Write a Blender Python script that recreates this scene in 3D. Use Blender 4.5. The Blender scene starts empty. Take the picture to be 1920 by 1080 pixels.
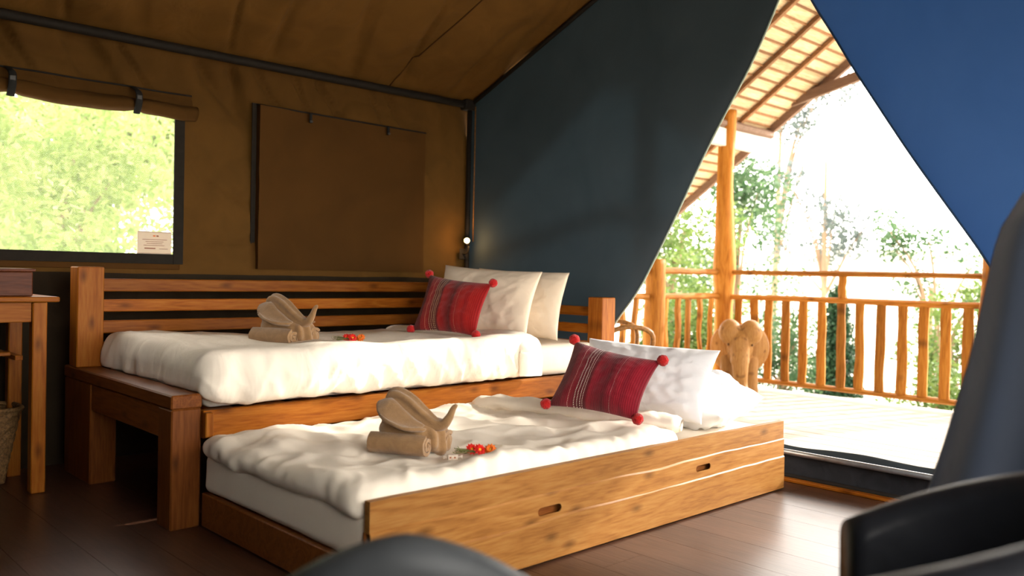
import bpy, bmesh, math, random
from mathutils import Vector, Matrix, noise
from math import pi, sin, cos, radians, exp, sqrt
random.seed(7)
S = bpy.context.scene
COL = S.collection

# ------------------------------------------------------------------ camera, world, sun, exposure
YAW, PITCH, ROLL, FPX, CAMZ = radians(46.37), radians(-0.9346), radians(1.236), 1605.26, 0.90
fw = Vector((cos(PITCH)*cos(YAW), cos(PITCH)*sin(YAW), sin(PITCH)))
r0 = Vector((sin(YAW), -cos(YAW), 0)); u0 = r0.cross(fw)
rr = cos(ROLL)*r0 + sin(ROLL)*u0; uu = -sin(ROLL)*r0 + cos(ROLL)*u0
cam = bpy.data.cameras.new('camera'); camo = bpy.data.objects.new('camera', cam); COL.objects.link(camo)
camo.matrix_world = Matrix(((rr.x, uu.x, -fw.x, 0), (rr.y, uu.y, -fw.y, 0), (rr.z, uu.z, -fw.z, CAMZ), (0, 0, 0, 1)))
cam.sensor_width = 36; cam.lens = FPX/1920*36; cam.clip_start = 0.05; cam.clip_end = 300
cam.dof.use_dof = True; cam.dof.focus_distance = 3.5; cam.dof.aperture_fstop = 2.2
S.camera = camo

SKY = 12.0
world = bpy.data.worlds.new('sky'); S.world = world; world.use_nodes = True
bg = world.node_tree.nodes['Background']; bg.inputs['Color'].default_value = (1.0, 0.945, 0.865, 1); bg.inputs['Strength'].default_value = SKY
sun = bpy.data.lights.new('sun', 'SUN'); suno = bpy.data.objects.new('sun', sun); COL.objects.link(suno)
sun.energy = 9.0; sun.angle = radians(1.5); sun.color = (1.0, 0.95, 0.86)
SAZ, SEL = radians(-17), radians(25)
sd = Vector((cos(SEL)*cos(SAZ), cos(SEL)*sin(SAZ), sin(SEL)))
suno.rotation_euler = sd.to_track_quat('Z', 'Y').to_euler(); suno.location = (9, 0, 6)
S.view_settings.view_transform = 'Standard'; S.view_settings.look = 'None'
S.view_settings.exposure = -0.02; S.view_settings.gamma = 1.0; S.view_settings.use_curve_mapping = False
S.cycles.max_bounces = 10; S.cycles.diffuse_bounces = 6; S.cycles.transparent_max_bounces = 12

# ------------------------------------------------------------------ helpers
W = {}
def nz(x, y=0.0, z=0.0): return noise.noise(Vector((x, y, z)))
def props(o, label=None, cat=None, group=None, kind=None):
    if label: o['label'] = label
    if cat: o['category'] = cat
    if group: o['group'] = group
    if kind: o['kind'] = kind
    return o
def thing(name, label, cat, loc=(0, 0, 0), group=None, rz=0.0, kind=None):
    o = bpy.data.objects.new(name, None); COL.objects.link(o); o.location = loc; o.rotation_euler = (0, 0, rz)
    o.empty_display_size = 0.05
    W[o.name] = Vector(loc)
    return props(o, label, cat, group, kind)
def mesh(name, verts, faces, mat, parent=None, smooth=False, local=False, uv=None, loc=None):
    """verts in world coordinates (or in the parent's frame when local)"""
    off = Vector((0, 0, 0))
    if parent is not None and not local: off = W.get(parent.name, off)
    if parent is None and loc is not None: off = Vector(loc)
    me = bpy.data.meshes.new(name)
    me.from_pydata([tuple(Vector(v)-off) for v in verts], [], faces)
    if uv is not None:
        l = me.uv_layers.new(name='UVMap')
        for lp in me.loops: l.data[lp.index].uv = uv[lp.vertex_index]
    if smooth: me.polygons.foreach_set('use_smooth', [True]*len(me.polygons))
    me.update()
    o = bpy.data.objects.new(name, me); COL.objects.link(o)
    if mat: me.materials.append(M[mat] if isinstance(mat, str) else mat)
    if parent is not None:
        o.parent = parent; W[o.name] = Vector((0, 0, 0)) if local else off
    else:
        if loc is not None: o.location = off
        W[o.name] = off
    return o
def bm_out(bm):
    bm.verts.index_update()
    v = [x.co.copy() for x in bm.verts]; f = [[q.index for q in p.verts] for p in bm.faces]
    bm.free(); return v, f
def box_vf(a, b, bev=0.004, seg=1):
    bm = bmesh.new(); bmesh.ops.create_cube(bm, size=1)
    a = Vector(a); b = Vector(b)
    for v in bm.verts: v.co = Vector([(a[i]+b[i])/2 + v.co[i]*(b[i]-a[i]) for i in range(3)])
    if bev: bmesh.ops.bevel(bm, geom=bm.edges[:], offset=bev, segments=seg, affect='EDGES', profile=0.6)
    return bm_out(bm)
def box(name, a, b, mat, parent=None, bev=0.004, local=False, seg=1, loc=None):
    v, f = box_vf(a, b, bev, seg); return mesh(name, v, f, mat, parent, local=local, loc=loc)
def join(*vfs):
    V, F = [], []
    for v, f in vfs:
        n = len(V); V += list(v); F += [[i+n for i in q] for q in f]
    return V, F
def tube_vf(pts, rad, n=10, cap=True, squash=1.0, up=(0, 0, 1)):
    pts = [Vector(p) for p in pts]; N = len(pts)
    R = rad if isinstance(rad, (list, tuple)) else [rad]*N
    V, F = [], []; up = Vector(up); prev = None
    for i, p in enumerate(pts):
        t = (pts[min(i+1, N-1)]-pts[max(i-1, 0)]).normalized()
        if prev is None:
            a = t.cross(up)
            if a.length < 1e-3: a = t.cross(Vector((1, 0, 0)))
            a.normalize()
        else:
            a = (prev - t*prev.dot(t)).normalized()
        prev = a; b = a.cross(t)
        for k in range(n):
            th = 2*pi*k/n; V.append(p + (a*cos(th) + b*sin(th)*squash)*R[i])
    for i in range(N-1):
        for k in range(n):
            k2 = (k+1) % n; F.append([i*n+k, i*n+k2, (i+1)*n+k2, (i+1)*n+k])
    if cap:
        F.append(list(range(n))[::-1]); F.append([(N-1)*n+k for k in range(n)])
    return V, F
def tube(name, pts, rad, mat, parent=None, n=10, local=False, squash=1.0, smooth=True, up=(0, 0, 1), loc=None):
    v, f = tube_vf(pts, rad, n, True, squash, up); return mesh(name, v, f, mat, parent, smooth=smooth, local=local, loc=loc)
def spline(ctrl, n):
    c = [Vector(p) for p in ctrl]; c = [2*c[0]-c[1]] + c + [2*c[-1]-c[-2]]; out = []; m = len(c)-3
    for i in range(n):
        t = i/(n-1)*m; k = min(int(t), m-1); t -= k; a, b, d, e = c[k:k+4]
        out.append(0.5*((2*b)+(d-a)*t+(2*a-5*b+4*d-e)*t*t+(3*b-a-3*d+e)*t**3))
    return out
def lerp(a, b, t): return a+(b-a)*t
def interp(tab, x):
    if x <= tab[0][0]: return tab[0][1]
    for (a, b), (c, d) in zip(tab, tab[1:]):
        if x <= c: return lerp(b, d, (x-a)/(c-a))
    return tab[-1][1]
def sstep(a, b, x):
    t = min(1, max(0, (x-a)/(b-a))); return t*t*(3-2*t)
def grid_vf(fn, nu, nv, skip=None):
    V = [fn(i/nu, j/nv) for j in range(nv+1) for i in range(nu+1)]; F = []
    for j in range(nv):
        for i in range(nu):
            if skip and skip(i, j): continue
            a = j*(nu+1)+i; F.append([a, a+1, a+nu+2, a+nu+1])
    return V, F
def soft_box_vf(lo, hi, r, n=(20, 12, 4), disp=None, ez=5):
    rs = r if isinstance(r, (list, tuple)) else (r, r, r)
    ax = []
    for i in range(3):
        l, h, q = lo[i], hi[i], rs[i]
        z = [l+q*k/ez for k in range(ez)]; mid = [lerp(l+q, h-q, k/n[i]) for k in range(n[i]+1)]; e = [h-q+q*(k+1)/ez for k in range(ez)]
        ax.append(z+mid+e)
    nx, ny, nz_ = [len(a)-1 for a in ax]; idx = {}; V = []
    def vid(i, j, k):
        key = (i, j, k)
        if key not in idx:
            p = Vector((ax[0][i], ax[1][j], ax[2][k])); c = Vector([min(max(p[m], lo[m]+rs[m]), hi[m]-rs[m]) for m in range(3)])
            d = Vector([(p[m]-c[m])/rs[m] for m in range(3)]); L = max(abs(x) for x in d)
            nrm = d.normalized() if d.length > 1e-6 else Vector((0, 0, 1))
            if d.length > 1e-6:
                q = nrm*min(1.0, L); p = c + Vector([q[m]*rs[m] for m in range(3)])
            if disp: p = disp(p, nrm)
            idx[key] = len(V); V.append(p)
        return idx[key]
    F = []
    for i in range(nx):
        for j in range(ny):
            F.append([vid(i, j, 0), vid(i, j+1, 0), vid(i+1, j+1, 0), vid(i+1, j, 0)])
            F.append([vid(i, j, nz_), vid(i+1, j, nz_), vid(i+1, j+1, nz_), vid(i, j+1, nz_)])
    for i in range(nx):
        for k in range(nz_):
            F.append([vid(i, 0, k), vid(i+1, 0, k), vid(i+1, 0, k+1), vid(i, 0, k+1)])
            F.append([vid(i, ny, k), vid(i, ny, k+1), vid(i+1, ny, k+1), vid(i+1, ny, k)])
    for j in range(ny):
        for k in range(nz_):
            F.append([vid(0, j, k), vid(0, j, k+1), vid(0, j+1, k+1), vid(0, j+1, k)])
            F.append([vid(nx, j, k), vid(nx, j+1, k), vid(nx, j+1, k+1), vid(nx, j, k+1)])
    return V, F
def ellipsoid_vf(c, r, nu=20, nv=12, rot=None):
    c = Vector(c); V, F = [], []
    for j in range(nv+1):
        ph = -pi/2+pi*j/nv
        for i in range(nu):
            th = 2*pi*i/nu; p = Vector((r[0]*cos(ph)*cos(th), r[1]*cos(ph)*sin(th), r[2]*sin(ph)))
            if rot: p = rot @ p
            V.append(c+p)
    for j in range(nv):
        for i in range(nu):
            a, b = j*nu+i, j*nu+(i+1) % nu; F.append([a, b, b+nu, a+nu])
    return V, F
def remesh(name, vf, mat, parent, voxel, smooth_it=4, local=True, disp=None):
    """fuse overlapping solids into one continuous skin"""
    o = mesh(name, vf[0], vf[1], None, None)
    m = o.modifiers.new('r', 'REMESH'); m.mode = 'VOXEL'; m.voxel_size = voxel
    if smooth_it:
        s = o.modifiers.new('s', 'SMOOTH'); s.iterations = smooth_it; s.factor = 0.5
    dg = bpy.context.evaluated_depsgraph_get(); ev = o.evaluated_get(dg); me = ev.to_mesh()
    V = [v.co.copy() for v in me.vertices]; F = [list(p.vertices) for p in me.polygons]
    if disp: V = [disp(v.co.copy(), v.normal.copy()) for v in me.vertices]
    ev.to_mesh_clear(); old = o.data; bpy.data.objects.remove(o); bpy.data.meshes.remove(old)
    return mesh(name, V, F, mat, parent, smooth=True, local=local)
def copy_tree(o, parent=None):
    c = o.copy(); COL.objects.link(c); c.parent = parent; W[c.name] = W.get(o.name, Vector((0, 0, 0)))
    for ch in list(o.children): copy_tree(ch, c)
    return c

# ------------------------------------------------------------------ materials
M = {}
def new_mat(name):
    m = bpy.data.materials.new(name); m.use_nodes = True; M[name] = m
    return m, m.node_tree.nodes, m.node_tree.links, m.node_tree.nodes['Principled BSDF']
def setp(b, **k):
    for a, v in k.items():
        key = {'color': 'Base Color', 'rough': 'Roughness', 'metal': 'Metallic', 'spec': 'Specular IOR Level', 'sheen': 'Sheen Weight'}[a]
        b.inputs[key].default_value = (*v, 1) if a == 'color' else v
def plain(name, color, rough=0.6, metal=0.0, var=0.15, scale=30, bump=0.1, spec=0.3, stretch=(1, 1, 1)):
    m, N, L, b = new_mat(name); setp(b, rough=rough, metal=metal, spec=spec)
    tc = N.new('ShaderNodeTexCoord'); mp = N.new('ShaderNodeMapping'); mp.inputs['Scale'].default_value = stretch
    L.new(tc.outputs['Object'], mp.inputs['Vector'])
    n = N.new('ShaderNodeTexNoise'); n.inputs['Scale'].default_value = scale; n.inputs['Detail'].default_value = 4
    L.new(mp.outputs['Vector'], n.inputs['Vector'])
    r = N.new('ShaderNodeValToRGB'); r.color_ramp.elements[0].position = 0.3; r.color_ramp.elements[1].position = 0.7
    r.color_ramp.elements[0].color = (*[c*(1-var) for c in color], 1); r.color_ramp.elements[1].color = (*[min(1, c*(1+var)) for c in color], 1)
    L.new(n.outputs['Fac'], r.inputs['Fac']); L.new(r.outputs['Color'], b.inputs['Base Color'])
    if bump:
        bp = N.new('ShaderNodeBump'); bp.inputs['Strength'].default_value = bump; bp.inputs['Distance'].default_value = 0.01
        L.new(n.outputs['Fac'], bp.inputs['Height']); L.new(bp.outputs['Normal'], b.inputs['Normal'])
    return m
def wood(name, dark, mid, light, axis=0, rough=0.42, scale=1.0, rnd=0.25, knots=True, spec=0.12):
    m, N, L, b = new_mat(name); setp(b, rough=rough, spec=spec)
    tc = N.new('ShaderNodeTexCoord'); oi = N.new('ShaderNodeObjectInfo')
    add = N.new('ShaderNodeVectorMath'); add.operation = 'ADD'; mul = N.new('ShaderNodeVectorMath'); mul.operation = 'SCALE'
    cb = N.new('ShaderNodeCombineXYZ')
    for i in range(3): L.new(oi.outputs['Random'], cb.inputs[i])
    L.new(cb.outputs[0], mul.inputs[0]); mul.inputs['Scale'].default_value = 17.0
    L.new(tc.outputs['Object'], add.inputs[0]); L.new(mul.outputs[0], add.inputs[1])
    mp = N.new('ShaderNodeMapping'); sc = [9.0*scale]*3; sc[axis] = 0.9*scale; mp.inputs['Scale'].default_value = sc
    L.new(add.outputs[0], mp.inputs['Vector'])
    n1 = N.new('ShaderNodeTexNoise'); n1.inputs['Scale'].default_value = 1.3; n1.inputs['Detail'].default_value = 2; n1.inputs['Distortion'].default_value = 0.8
    L.new(mp.outputs['Vector'], n1.inputs['Vector'])
    mr = N.new('ShaderNodeMath'); mr.operation = 'MULTIPLY'; mr.inputs[1].default_value = 5.0; L.new(n1.outputs['Fac'], mr.inputs[0])
    fr = N.new('ShaderNodeMath'); fr.operation = 'PINGPONG'; fr.inputs[1].default_value = 0.5; L.new(mr.outputs[0], fr.inputs[0])
    n2 = N.new('ShaderNodeTexNoise'); n2.inputs['Scale'].default_value = 14; n2.inputs['Detail'].default_value = 5; L.new(mp.outputs['Vector'], n2.inputs['Vector'])
    ad = N.new('ShaderNodeMath'); ad.operation = 'MULTIPLY_ADD'; L.new(fr.outputs[0], ad.inputs[0]); ad.inputs[1].default_value = 0.5
    m2 = N.new('ShaderNodeMath'); m2.operation = 'MULTIPLY'; m2.inputs[1].default_value = 0.75; L.new(n2.outputs['Fac'], m2.inputs[0]); L.new(m2.outputs[0], ad.inputs[2])
    rp = N.new('ShaderNodeValToRGB'); e = rp.color_ramp.elements; e[0].position = 0.18; e[0].color = (*dark, 1); e[1].position = 0.85; e[1].color = (*light, 1)
    q = e.new(0.48); q.color = (*mid, 1); L.new(ad.outputs[0], rp.inputs['Fac'])
    last = rp.outputs['Color']
    if knots:
        mk = N.new('ShaderNodeMapping'); s2 = [7.0*scale]*3; s2[axis] = 3.0*scale; mk.inputs['Scale'].default_value = s2; L.new(add.outputs[0], mk.inputs['Vector'])
        vo = N.new('ShaderNodeTexVoronoi'); vo.inputs['Scale'].default_value = 1.0; vo.voronoi_dimensions = '2D'
        ss = N.new('ShaderNodeSeparateXYZ'); c2 = N.new('ShaderNodeCombineXYZ'); L.new(mk.outputs['Vector'], ss.inputs[0])
        other = 2 if axis != 2 else 0
        L.new(ss.outputs[axis], c2.inputs[0]); L.new(ss.outputs[other], c2.inputs[1]); L.new(c2.outputs[0], vo.inputs['Vector'])
        kr = N.new('ShaderNodeValToRGB'); k = kr.color_ramp.elements; k[0].position = 0.02; k[0].color = (0.7, 0.7, 0.7, 1); k[1].position = 0.13; k[1].color = (0, 0, 0, 1)
        L.new(vo.outputs['Distance'], kr.inputs['Fac'])
        mx = N.new('ShaderNodeMix'); mx.data_type = 'RGBA'; L.new(kr.outputs['Color'], mx.inputs['Factor']); L.new(last, mx.inputs['A']); mx.inputs['B'].default_value = (*[c*0.45 for c in dark], 1)
        last = mx.outputs['Result']
    hs = N.new('ShaderNodeHueSaturation'); L.new(last, hs.inputs['Color'])
    mm = N.new('ShaderNodeMapRange'); mm.inputs['To Min'].default_value = 1-rnd; mm.inputs['To Max'].default_value = 1+rnd; L.new(oi.outputs['Random'], mm.inputs['Value']); L.new(mm.outputs[0], hs.inputs['Value'])
    L.new(hs.outputs['Color'], b.inputs['Base Color'])
    bp = N.new('ShaderNodeBump'); bp.inputs['Strength'].default_value = 0.15; bp.inputs['Distance'].default_value = 0.004; L.new(n2.outputs['Fac'], bp.inputs['Height']); L.new(bp.outputs['Normal'], b.inputs['Normal'])
    return m
def cloth(name, color, rough=0.9, weave=900, wr_scale=9, wr=0.35, wstretch=(1, 1, 1), translucent=None, tfac=0.3, var=0.06, sheen=0.0, wdist=0.02):
    m, N, L, b = new_mat(name); setp(b, rough=rough, spec=0.15, sheen=sheen)
    tc = N.new('ShaderNodeTexCoord'); mp = N.new('ShaderNodeMapping'); mp.inputs['Scale'].default_value = wstretch; L.new(tc.outputs['Object'], mp.inputs['Vector'])
    n = N.new('ShaderNodeTexNoise'); n.inputs['Scale'].default_value = wr_scale; n.inputs['Detail'].default_value = 3; n.inputs['Distortion'].default_value = 0.6; L.new(mp.outputs['Vector'], n.inputs['Vector'])
    w = N.new('ShaderNodeTexNoise'); w.inputs['Scale'].default_value = weave; w.inputs['Detail'].default_value = 1; L.new(tc.outputs['Object'], w.inputs['Vector'])
    r = N.new('ShaderNodeValToRGB'); r.color_ramp.elements[0].position = 0.3; r.color_ramp.elements[1].position = 0.7
    r.color_ramp.elements[0].color = (*[c*(1-var) for c in color], 1); r.color_ramp.elements[1].color = (*[min(1, c*(1+var)) for c in color], 1)
    L.new(n.outputs['Fac'], r.inputs['Fac']); L.new(r.outputs['Color'], b.inputs['Base Color'])
    b1 = N.new('ShaderNodeBump'); b1.inputs['Strength'].default_value = 0.12; b1.inputs['Distance'].default_value = 0.002; L.new(w.outputs['Fac'], b1.inputs['Height'])
    b2 = N.new('ShaderNodeBump'); b2.inputs['Strength'].default_value = wr; b2.inputs['Distance'].default_value = wdist; L.new(n.outputs['Fac'], b2.inputs['Height']); L.new(b1.outputs['Normal'], b2.inputs['Normal'])
    L.new(b2.outputs['Normal'], b.inputs['Normal'])
    if translucent:
        t = N.new('ShaderNodeBsdfTranslucent'); t.inputs['Color'].default_value = (*translucent, 1); mx = N.new('ShaderNodeMixShader'); mx.inputs[0].default_value = tfac
        out = N['Material Output']; L.new(b.outputs[0], mx.inputs[1]); L.new(t.outputs[0], mx.inputs[2]); L.new(mx.outputs[0], out.inputs['Surface'])
    return m
def leaf(name, c1, c2, tr=0.45):
    m, N, L, b = new_mat(name); setp(b, rough=0.5, spec=0.3)
    g = N.new('ShaderNodeTexCoord'); n = N.new('ShaderNodeTexNoise'); n.inputs['Scale'].default_value = 5.0; L.new(g.outputs['Object'], n.inputs['Vector'])
    r = N.new('ShaderNodeValToRGB'); r.color_ramp.elements[0].position = 0.38; r.color_ramp.elements[0].color = (*c1, 1); r.color_ramp.elements[1].position = 0.62; r.color_ramp.elements[1].color = (*c2, 1)
    L.new(n.outputs['Fac'], r.inputs['Fac']); L.new(r.outputs['Color'], b.inputs['Base Color'])
    t = N.new('ShaderNodeBsdfTranslucent'); L.new(r.outputs['Color'], t.inputs['Color']); mx = N.new('ShaderNodeMixShader'); mx.inputs[0].default_value = tr
    L.new(b.outputs[0], mx.inputs[1]); L.new(t.outputs[0], mx.inputs[2]); L.new(mx.outputs[0], N['Material Output'].inputs['Surface'])
def emit(name, color, strength):
    m, N, L, b = new_mat(name); setp(b, color=(0, 0, 0)); b.inputs['Emission Color'].default_value = (*color, 1); b.inputs['Emission Strength'].default_value = strength

TEAK = ((0.175, 0.042, 0.003), (0.275, 0.080, 0.006), (0.355, 0.130, 0.015))
for i, a in enumerate('xyz'): wood('teak_'+a, *TEAK, axis=i)
for i, a in enumerate('xyz'): wood('teak_brown_'+a, (0.085, 0.022, 0.004), (0.15, 0.044, 0.008), (0.21, 0.070, 0.014), axis=i)
wood('teak_red', (0.11, 0.030, 0.006), (0.18, 0.056, 0.012), (0.24, 0.085, 0.022), axis=0, knots=False)
wood('teak_front', (0.18, 0.068, 0.014), (0.285, 0.122, 0.028), (0.36, 0.178, 0.050), axis=0, rnd=0.1, rough=0.45)
wood('floor_wood', (0.036, 0.015, 0.008), (0.060, 0.026, 0.014), (0.085, 0.040, 0.024), axis=1, rough=0.30, rnd=0.16, knots=False, scale=0.8, spec=0.35)
wood('log_z', (0.20, 0.065, 0.008), (0.34, 0.125, 0.016), (0.44, 0.195, 0.035), axis=2, rough=0.6)
wood('log_y', (0.20, 0.065, 0.008), (0.34, 0.125, 0.016), (0.44, 0.195, 0.035), axis=1, rough=0.6)
wood('log_x', (0.20, 0.065, 0.008), (0.34, 0.125, 0.016), (0.44, 0.195, 0.035), axis=0, rough=0.6)
wood('deck_wood', (0.38, 0.34, 0.29), (0.50, 0.46, 0.40), (0.58, 0.54, 0.48), axis=1, rough=0.7, rnd=0.08, knots=False)
wood('roof_board', (0.42, 0.29, 0.16), (0.56, 0.42, 0.26), (0.68, 0.55, 0.38), axis=0, rough=0.8, rnd=0.12, knots=False)
wood('rafter', (0.14, 0.065, 0.03), (0.22, 0.11, 0.05), (0.28, 0.15, 0.08), axis=1, rough=0.7, knots=False)
wood('barge', (0.16, 0.10, 0.07), (0.22, 0.14, 0.10), (0.27, 0.18, 0.13), axis=1, rough=0.7, knots=False)
wood('sunlit_beam', (0.62, 0.56, 0.48), (0.70, 0.64, 0.56), (0.78, 0.72, 0.64), axis=0, rough=0.7, knots=False)  # eave beam wood, paled to carry the glare on its sunlit side
wood('carved', (0.24, 0.10, 0.026), (0.36, 0.175, 0.052), (0.44, 0.24, 0.085), axis=2, rough=0.5, scale=2.2)
wood('dark_box', (0.07, 0.018, 0.008), (0.13, 0.036, 0.014), (0.19, 0.06, 0.025), axis=0, rough=0.35, knots=False)
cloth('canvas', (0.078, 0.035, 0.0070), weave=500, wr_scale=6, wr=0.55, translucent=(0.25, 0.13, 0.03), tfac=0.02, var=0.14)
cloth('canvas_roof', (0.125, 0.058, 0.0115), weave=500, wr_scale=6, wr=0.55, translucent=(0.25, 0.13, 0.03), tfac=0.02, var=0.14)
cloth('canvas_panel', (0.072, 0.031, 0.0062), weave=500, wr_scale=3.5, wr=0.22, var=0.12)
cloth('canvas_slate', (0.034, 0.042, 0.049), weave=400, wr_scale=3, wr=0.25, translucent=(0.03, 0.06, 0.08), tfac=0.06, var=0.12)
cloth('canvas_backlit', (0.035, 0.065, 0.12), weave=400, wr_scale=3, wr=0.25, translucent=(0.014, 0.056, 0.20), tfac=0.32, var=0.08)  # front canvas again, with the blue of the backlight put into its colour
cloth('navy', (0.014, 0.020, 0.034), weave=500, wr_scale=6, wr=0.3, translucent=(0.20, 0.24, 0.31), tfac=0.30, sheen=0.6)
cloth('sheet', (0.82, 0.735, 0.615), weave=1200, wr_scale=7, wr=0.35, var=0.02, wdist=0.012)
cloth('linen', (0.82, 0.735, 0.615), weave=1200, wr_scale=9, wr=0.5, wstretch=(1, 1, 0.45), var=0.02, wdist=0.02)
cloth('pillow_cream', (0.80, 0.68, 0.53), weave=1200, wr_scale=11, wr=0.45, var=0.02, wdist=0.015)
cloth('pillow_cotton', (0.76, 0.76, 0.77), weave=1200, wr_scale=11, wr=0.45, var=0.02, wdist=0.015)
cloth('skirt_canvas', (0.022, 0.015, 0.008), weave=400, wr_scale=6, wr=0.4, var=0.2)
cloth('black_canvas', (0.02, 0.022, 0.027), weave=400, wr_scale=10, wr=0.6, var=0.3)
cloth('terry', (0.28, 0.160, 0.072), weave=420, wr_scale=40, wr=0.2, var=0.12, sheen=0.3, wdist=0.006)
M['terry'].node_tree.nodes['Bump'].inputs['Strength'].default_value = 0.8
cloth('pompom', (0.45, 0.010, 0.010), weave=350, wr_scale=90, wr=0.8, var=0.3, sheen=0.2, wdist=0.01)
M['pompom'].node_tree.nodes['Bump'].inputs['Strength'].default_value = 0.9
cloth('grey_leather', (0.034, 0.037, 0.040), rough=0.5, weave=300, wr_scale=12, wr=0.1, var=0.1)
cloth('black_leather', (0.010, 0.011, 0.014), rough=0.42, weave=300, wr_scale=12, wr=0.15, var=0.2)
plain('metal_dark', (0.010, 0.007, 0.005), rough=0.75, metal=0.0, bump=0.05)
plain('buckle_metal', (0.06, 0.06, 0.06), rough=0.4, metal=0.5)
plain('steel', (0.35, 0.37, 0.39), rough=0.35, metal=0.8, bump=0.02)
plain('lit_rim', (0.30, 0.36, 0.30), rough=0.8)  # pale colour for the light caught along the left flap's edge
plain('strap', (0.012, 0.012, 0.012), rough=0.8)
plain('border', (0.018, 0.014, 0.010), rough=0.9)
plain('paper', (0.86, 0.72, 0.55), rough=0.8, var=0.03)
plain('ink', (0.32, 0.11, 0.05), rough=0.8, var=0.1)
plain('rattan', (0.22, 0.095, 0.022), rough=0.5, scale=60, var=0.35)
plain('rattan_dark', (0.10, 0.040, 0.010), rough=0.5, scale=60, var=0.35)
plain('basket', (0.16, 0.085, 0.03), rough=0.8, scale=120, var=0.5, bump=0.5)
plain('petal_red', (0.68, 0.020, 0.012), rough=0.6, scale=60)
plain('petal_orange', (0.75, 0.16, 0.015), rough=0.6, scale=60)
plain('pollen', (0.75, 0.42, 0.03), rough=0.7, scale=200)
plain('stem', (0.16, 0.17, 0.05), rough=0.6)
plain('soap_paper', (0.62, 0.52, 0.42), rough=0.6, var=0.2, scale=150)
plain('ground', (0.50, 0.46, 0.38), rough=0.9, scale=2, var=0.25)
plain('bark', (0.20, 0.13, 0.08), rough=0.9, scale=12, stretch=(1, 1, 0.2))
plain('white_plastic', (0.7, 0.7, 0.68), rough=0.5)
leaf('leaf_light', (0.055, 0.105, 0.020), (0.13, 0.18, 0.045))
leaf('leaf_lime', (0.15, 0.235, 0.045), (0.33, 0.41, 0.13))
leaf('leaf_mid', (0.030, 0.075, 0.028), (0.075, 0.13, 0.055))
leaf('leaf_grey', (0.06, 0.078, 0.078), (0.10, 0.13, 0.115), 0.3)
leaf('leaf_dark', (0.010, 0.036, 0.014), (0.024, 0.062, 0.024), 0.3)
emit('bulb', (1.0, 0.62, 0.22), 60)
# insect mesh of the window: fine threads seen from afar, partly see-through
m, N, L, b = new_mat('mesh_screen'); setp(b, color=(0.25, 0.25, 0.23), rough=0.9)
tr = N.new('ShaderNodeBsdfTransparent'); tl = N.new('ShaderNodeBsdfTranslucent'); tl.inputs['Color'].default_value = (0.40, 0.43, 0.36, 1)
mx = N.new('ShaderNodeMixShader'); mx.inputs[0].default_value = 0.22; m2 = N.new('ShaderNodeMixShader'); m2.inputs[0].default_value = 0.6
L.new(b.outputs[0], m2.inputs[1]); L.new(tl.outputs[0], m2.inputs[2]); L.new(tr.outputs[0], mx.inputs[1]); L.new(m2.outputs[0], mx.inputs[2]); L.new(mx.outputs[0], N['Material Output'].inputs['Surface'])
# woven red cushion cover: bands along the cover, rows of pale stitches
def cushion_mat(name, base, dark, bright, stitch):
    m, N, L, b = new_mat(name); setp(b, rough=0.9, spec=0.1, sheen=0.2)
    uv = N.new('ShaderNodeUVMap'); sp = N.new('ShaderNodeSeparateXYZ'); L.new(uv.outputs[0], sp.inputs[0])
    def mt(op, a, bb=None, c=None):
        n = N.new('ShaderNodeMath'); n.operation = op
        for i, q in enumerate((a, bb, c)):
            if q is None: continue
            if isinstance(q, (int, float)): n.inputs[i].default_value = q
            else: L.new(q, n.inputs[i])
        return n.outputs[0]
    u, v = sp.outputs[0], sp.outputs[1]
    rp = N.new('ShaderNodeValToRGB'); rp.color_ramp.interpolation = 'LINEAR'; e = rp.color_ramp.elements
    stops = [(0.0, dark), (0.13, dark), (0.15, base), (0.2, base), (0.22, bright), (0.27, base), (0.33, dark), (0.42, dark), (0.45, bright), (0.52, base), (0.62, dark), (0.66, base), (0.78, bright), (0.82, base), (0.88, bright), (1.0, base)]  # first dark stops put shade into the cover's left end
    e[0].position, e[0].color = stops[0][0], (*stops[0][1], 1); e[1].position, e[1].color = stops[-1][0], (*stops[-1][1], 1)
    for p, c in stops[1:-1]:
        q = e.new(p); q.color = (*c, 1)
    L.new(u, rp.inputs['Fac'])
    fine = mt('PINGPONG', mt('MULTIPLY', u, 46.0), 0.5)
    dk = N.new('ShaderNodeMix'); dk.data_type = 'RGBA'; dk.blend_type = 'MULTIPLY'; L.new(mt('MULTIPLY', fine, 1.3), dk.inputs['Factor']); L.new(rp.outputs['Color'], dk.inputs['A']); dk.inputs['B'].default_value = (0.55, 0.45, 0.45, 1)
    dash = mt('LESS_THAN', mt('FRACT', mt('MULTIPLY', v, 46.0)), 0.45)
    tot = None
    for pos, w in ((0.225, 0.003), (0.30, 0.004), (0.335, 0.0045), (0.37, 0.0045), (0.395, 0.0035), (0.70, 0.0014)):
        mk = mt('LESS_THAN', mt('ABSOLUTE', mt('SUBTRACT', u, pos)), w); tot = mk if tot is None else mt('MAXIMUM', tot, mk)
    st = mt('MULTIPLY', tot, dash)
    mx = N.new('ShaderNodeMix'); mx.data_type = 'RGBA'; L.new(st, mx.inputs['Factor']); L.new(dk.outputs['Result'], mx.inputs['A']); mx.inputs['B'].default_value = (*stitch, 1)
    L.new(mx.outputs['Result'], b.inputs['Base Color'])
    tx = N.new('ShaderNodeTexNoise'); tx.inputs['Scale'].default_value = 160; L.new(uv.outputs[0], tx.inputs['Vector'])
    bp = N.new('ShaderNodeBump'); bp.inputs['Strength'].default_value = 0.7; bp.inputs['Distance'].default_value = 0.004; L.new(mt('MULTIPLY_ADD', tx.outputs['Fac'], 0.5, fine), bp.inputs['Height']); L.new(bp.outputs['Normal'], b.inputs['Normal'])
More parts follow.
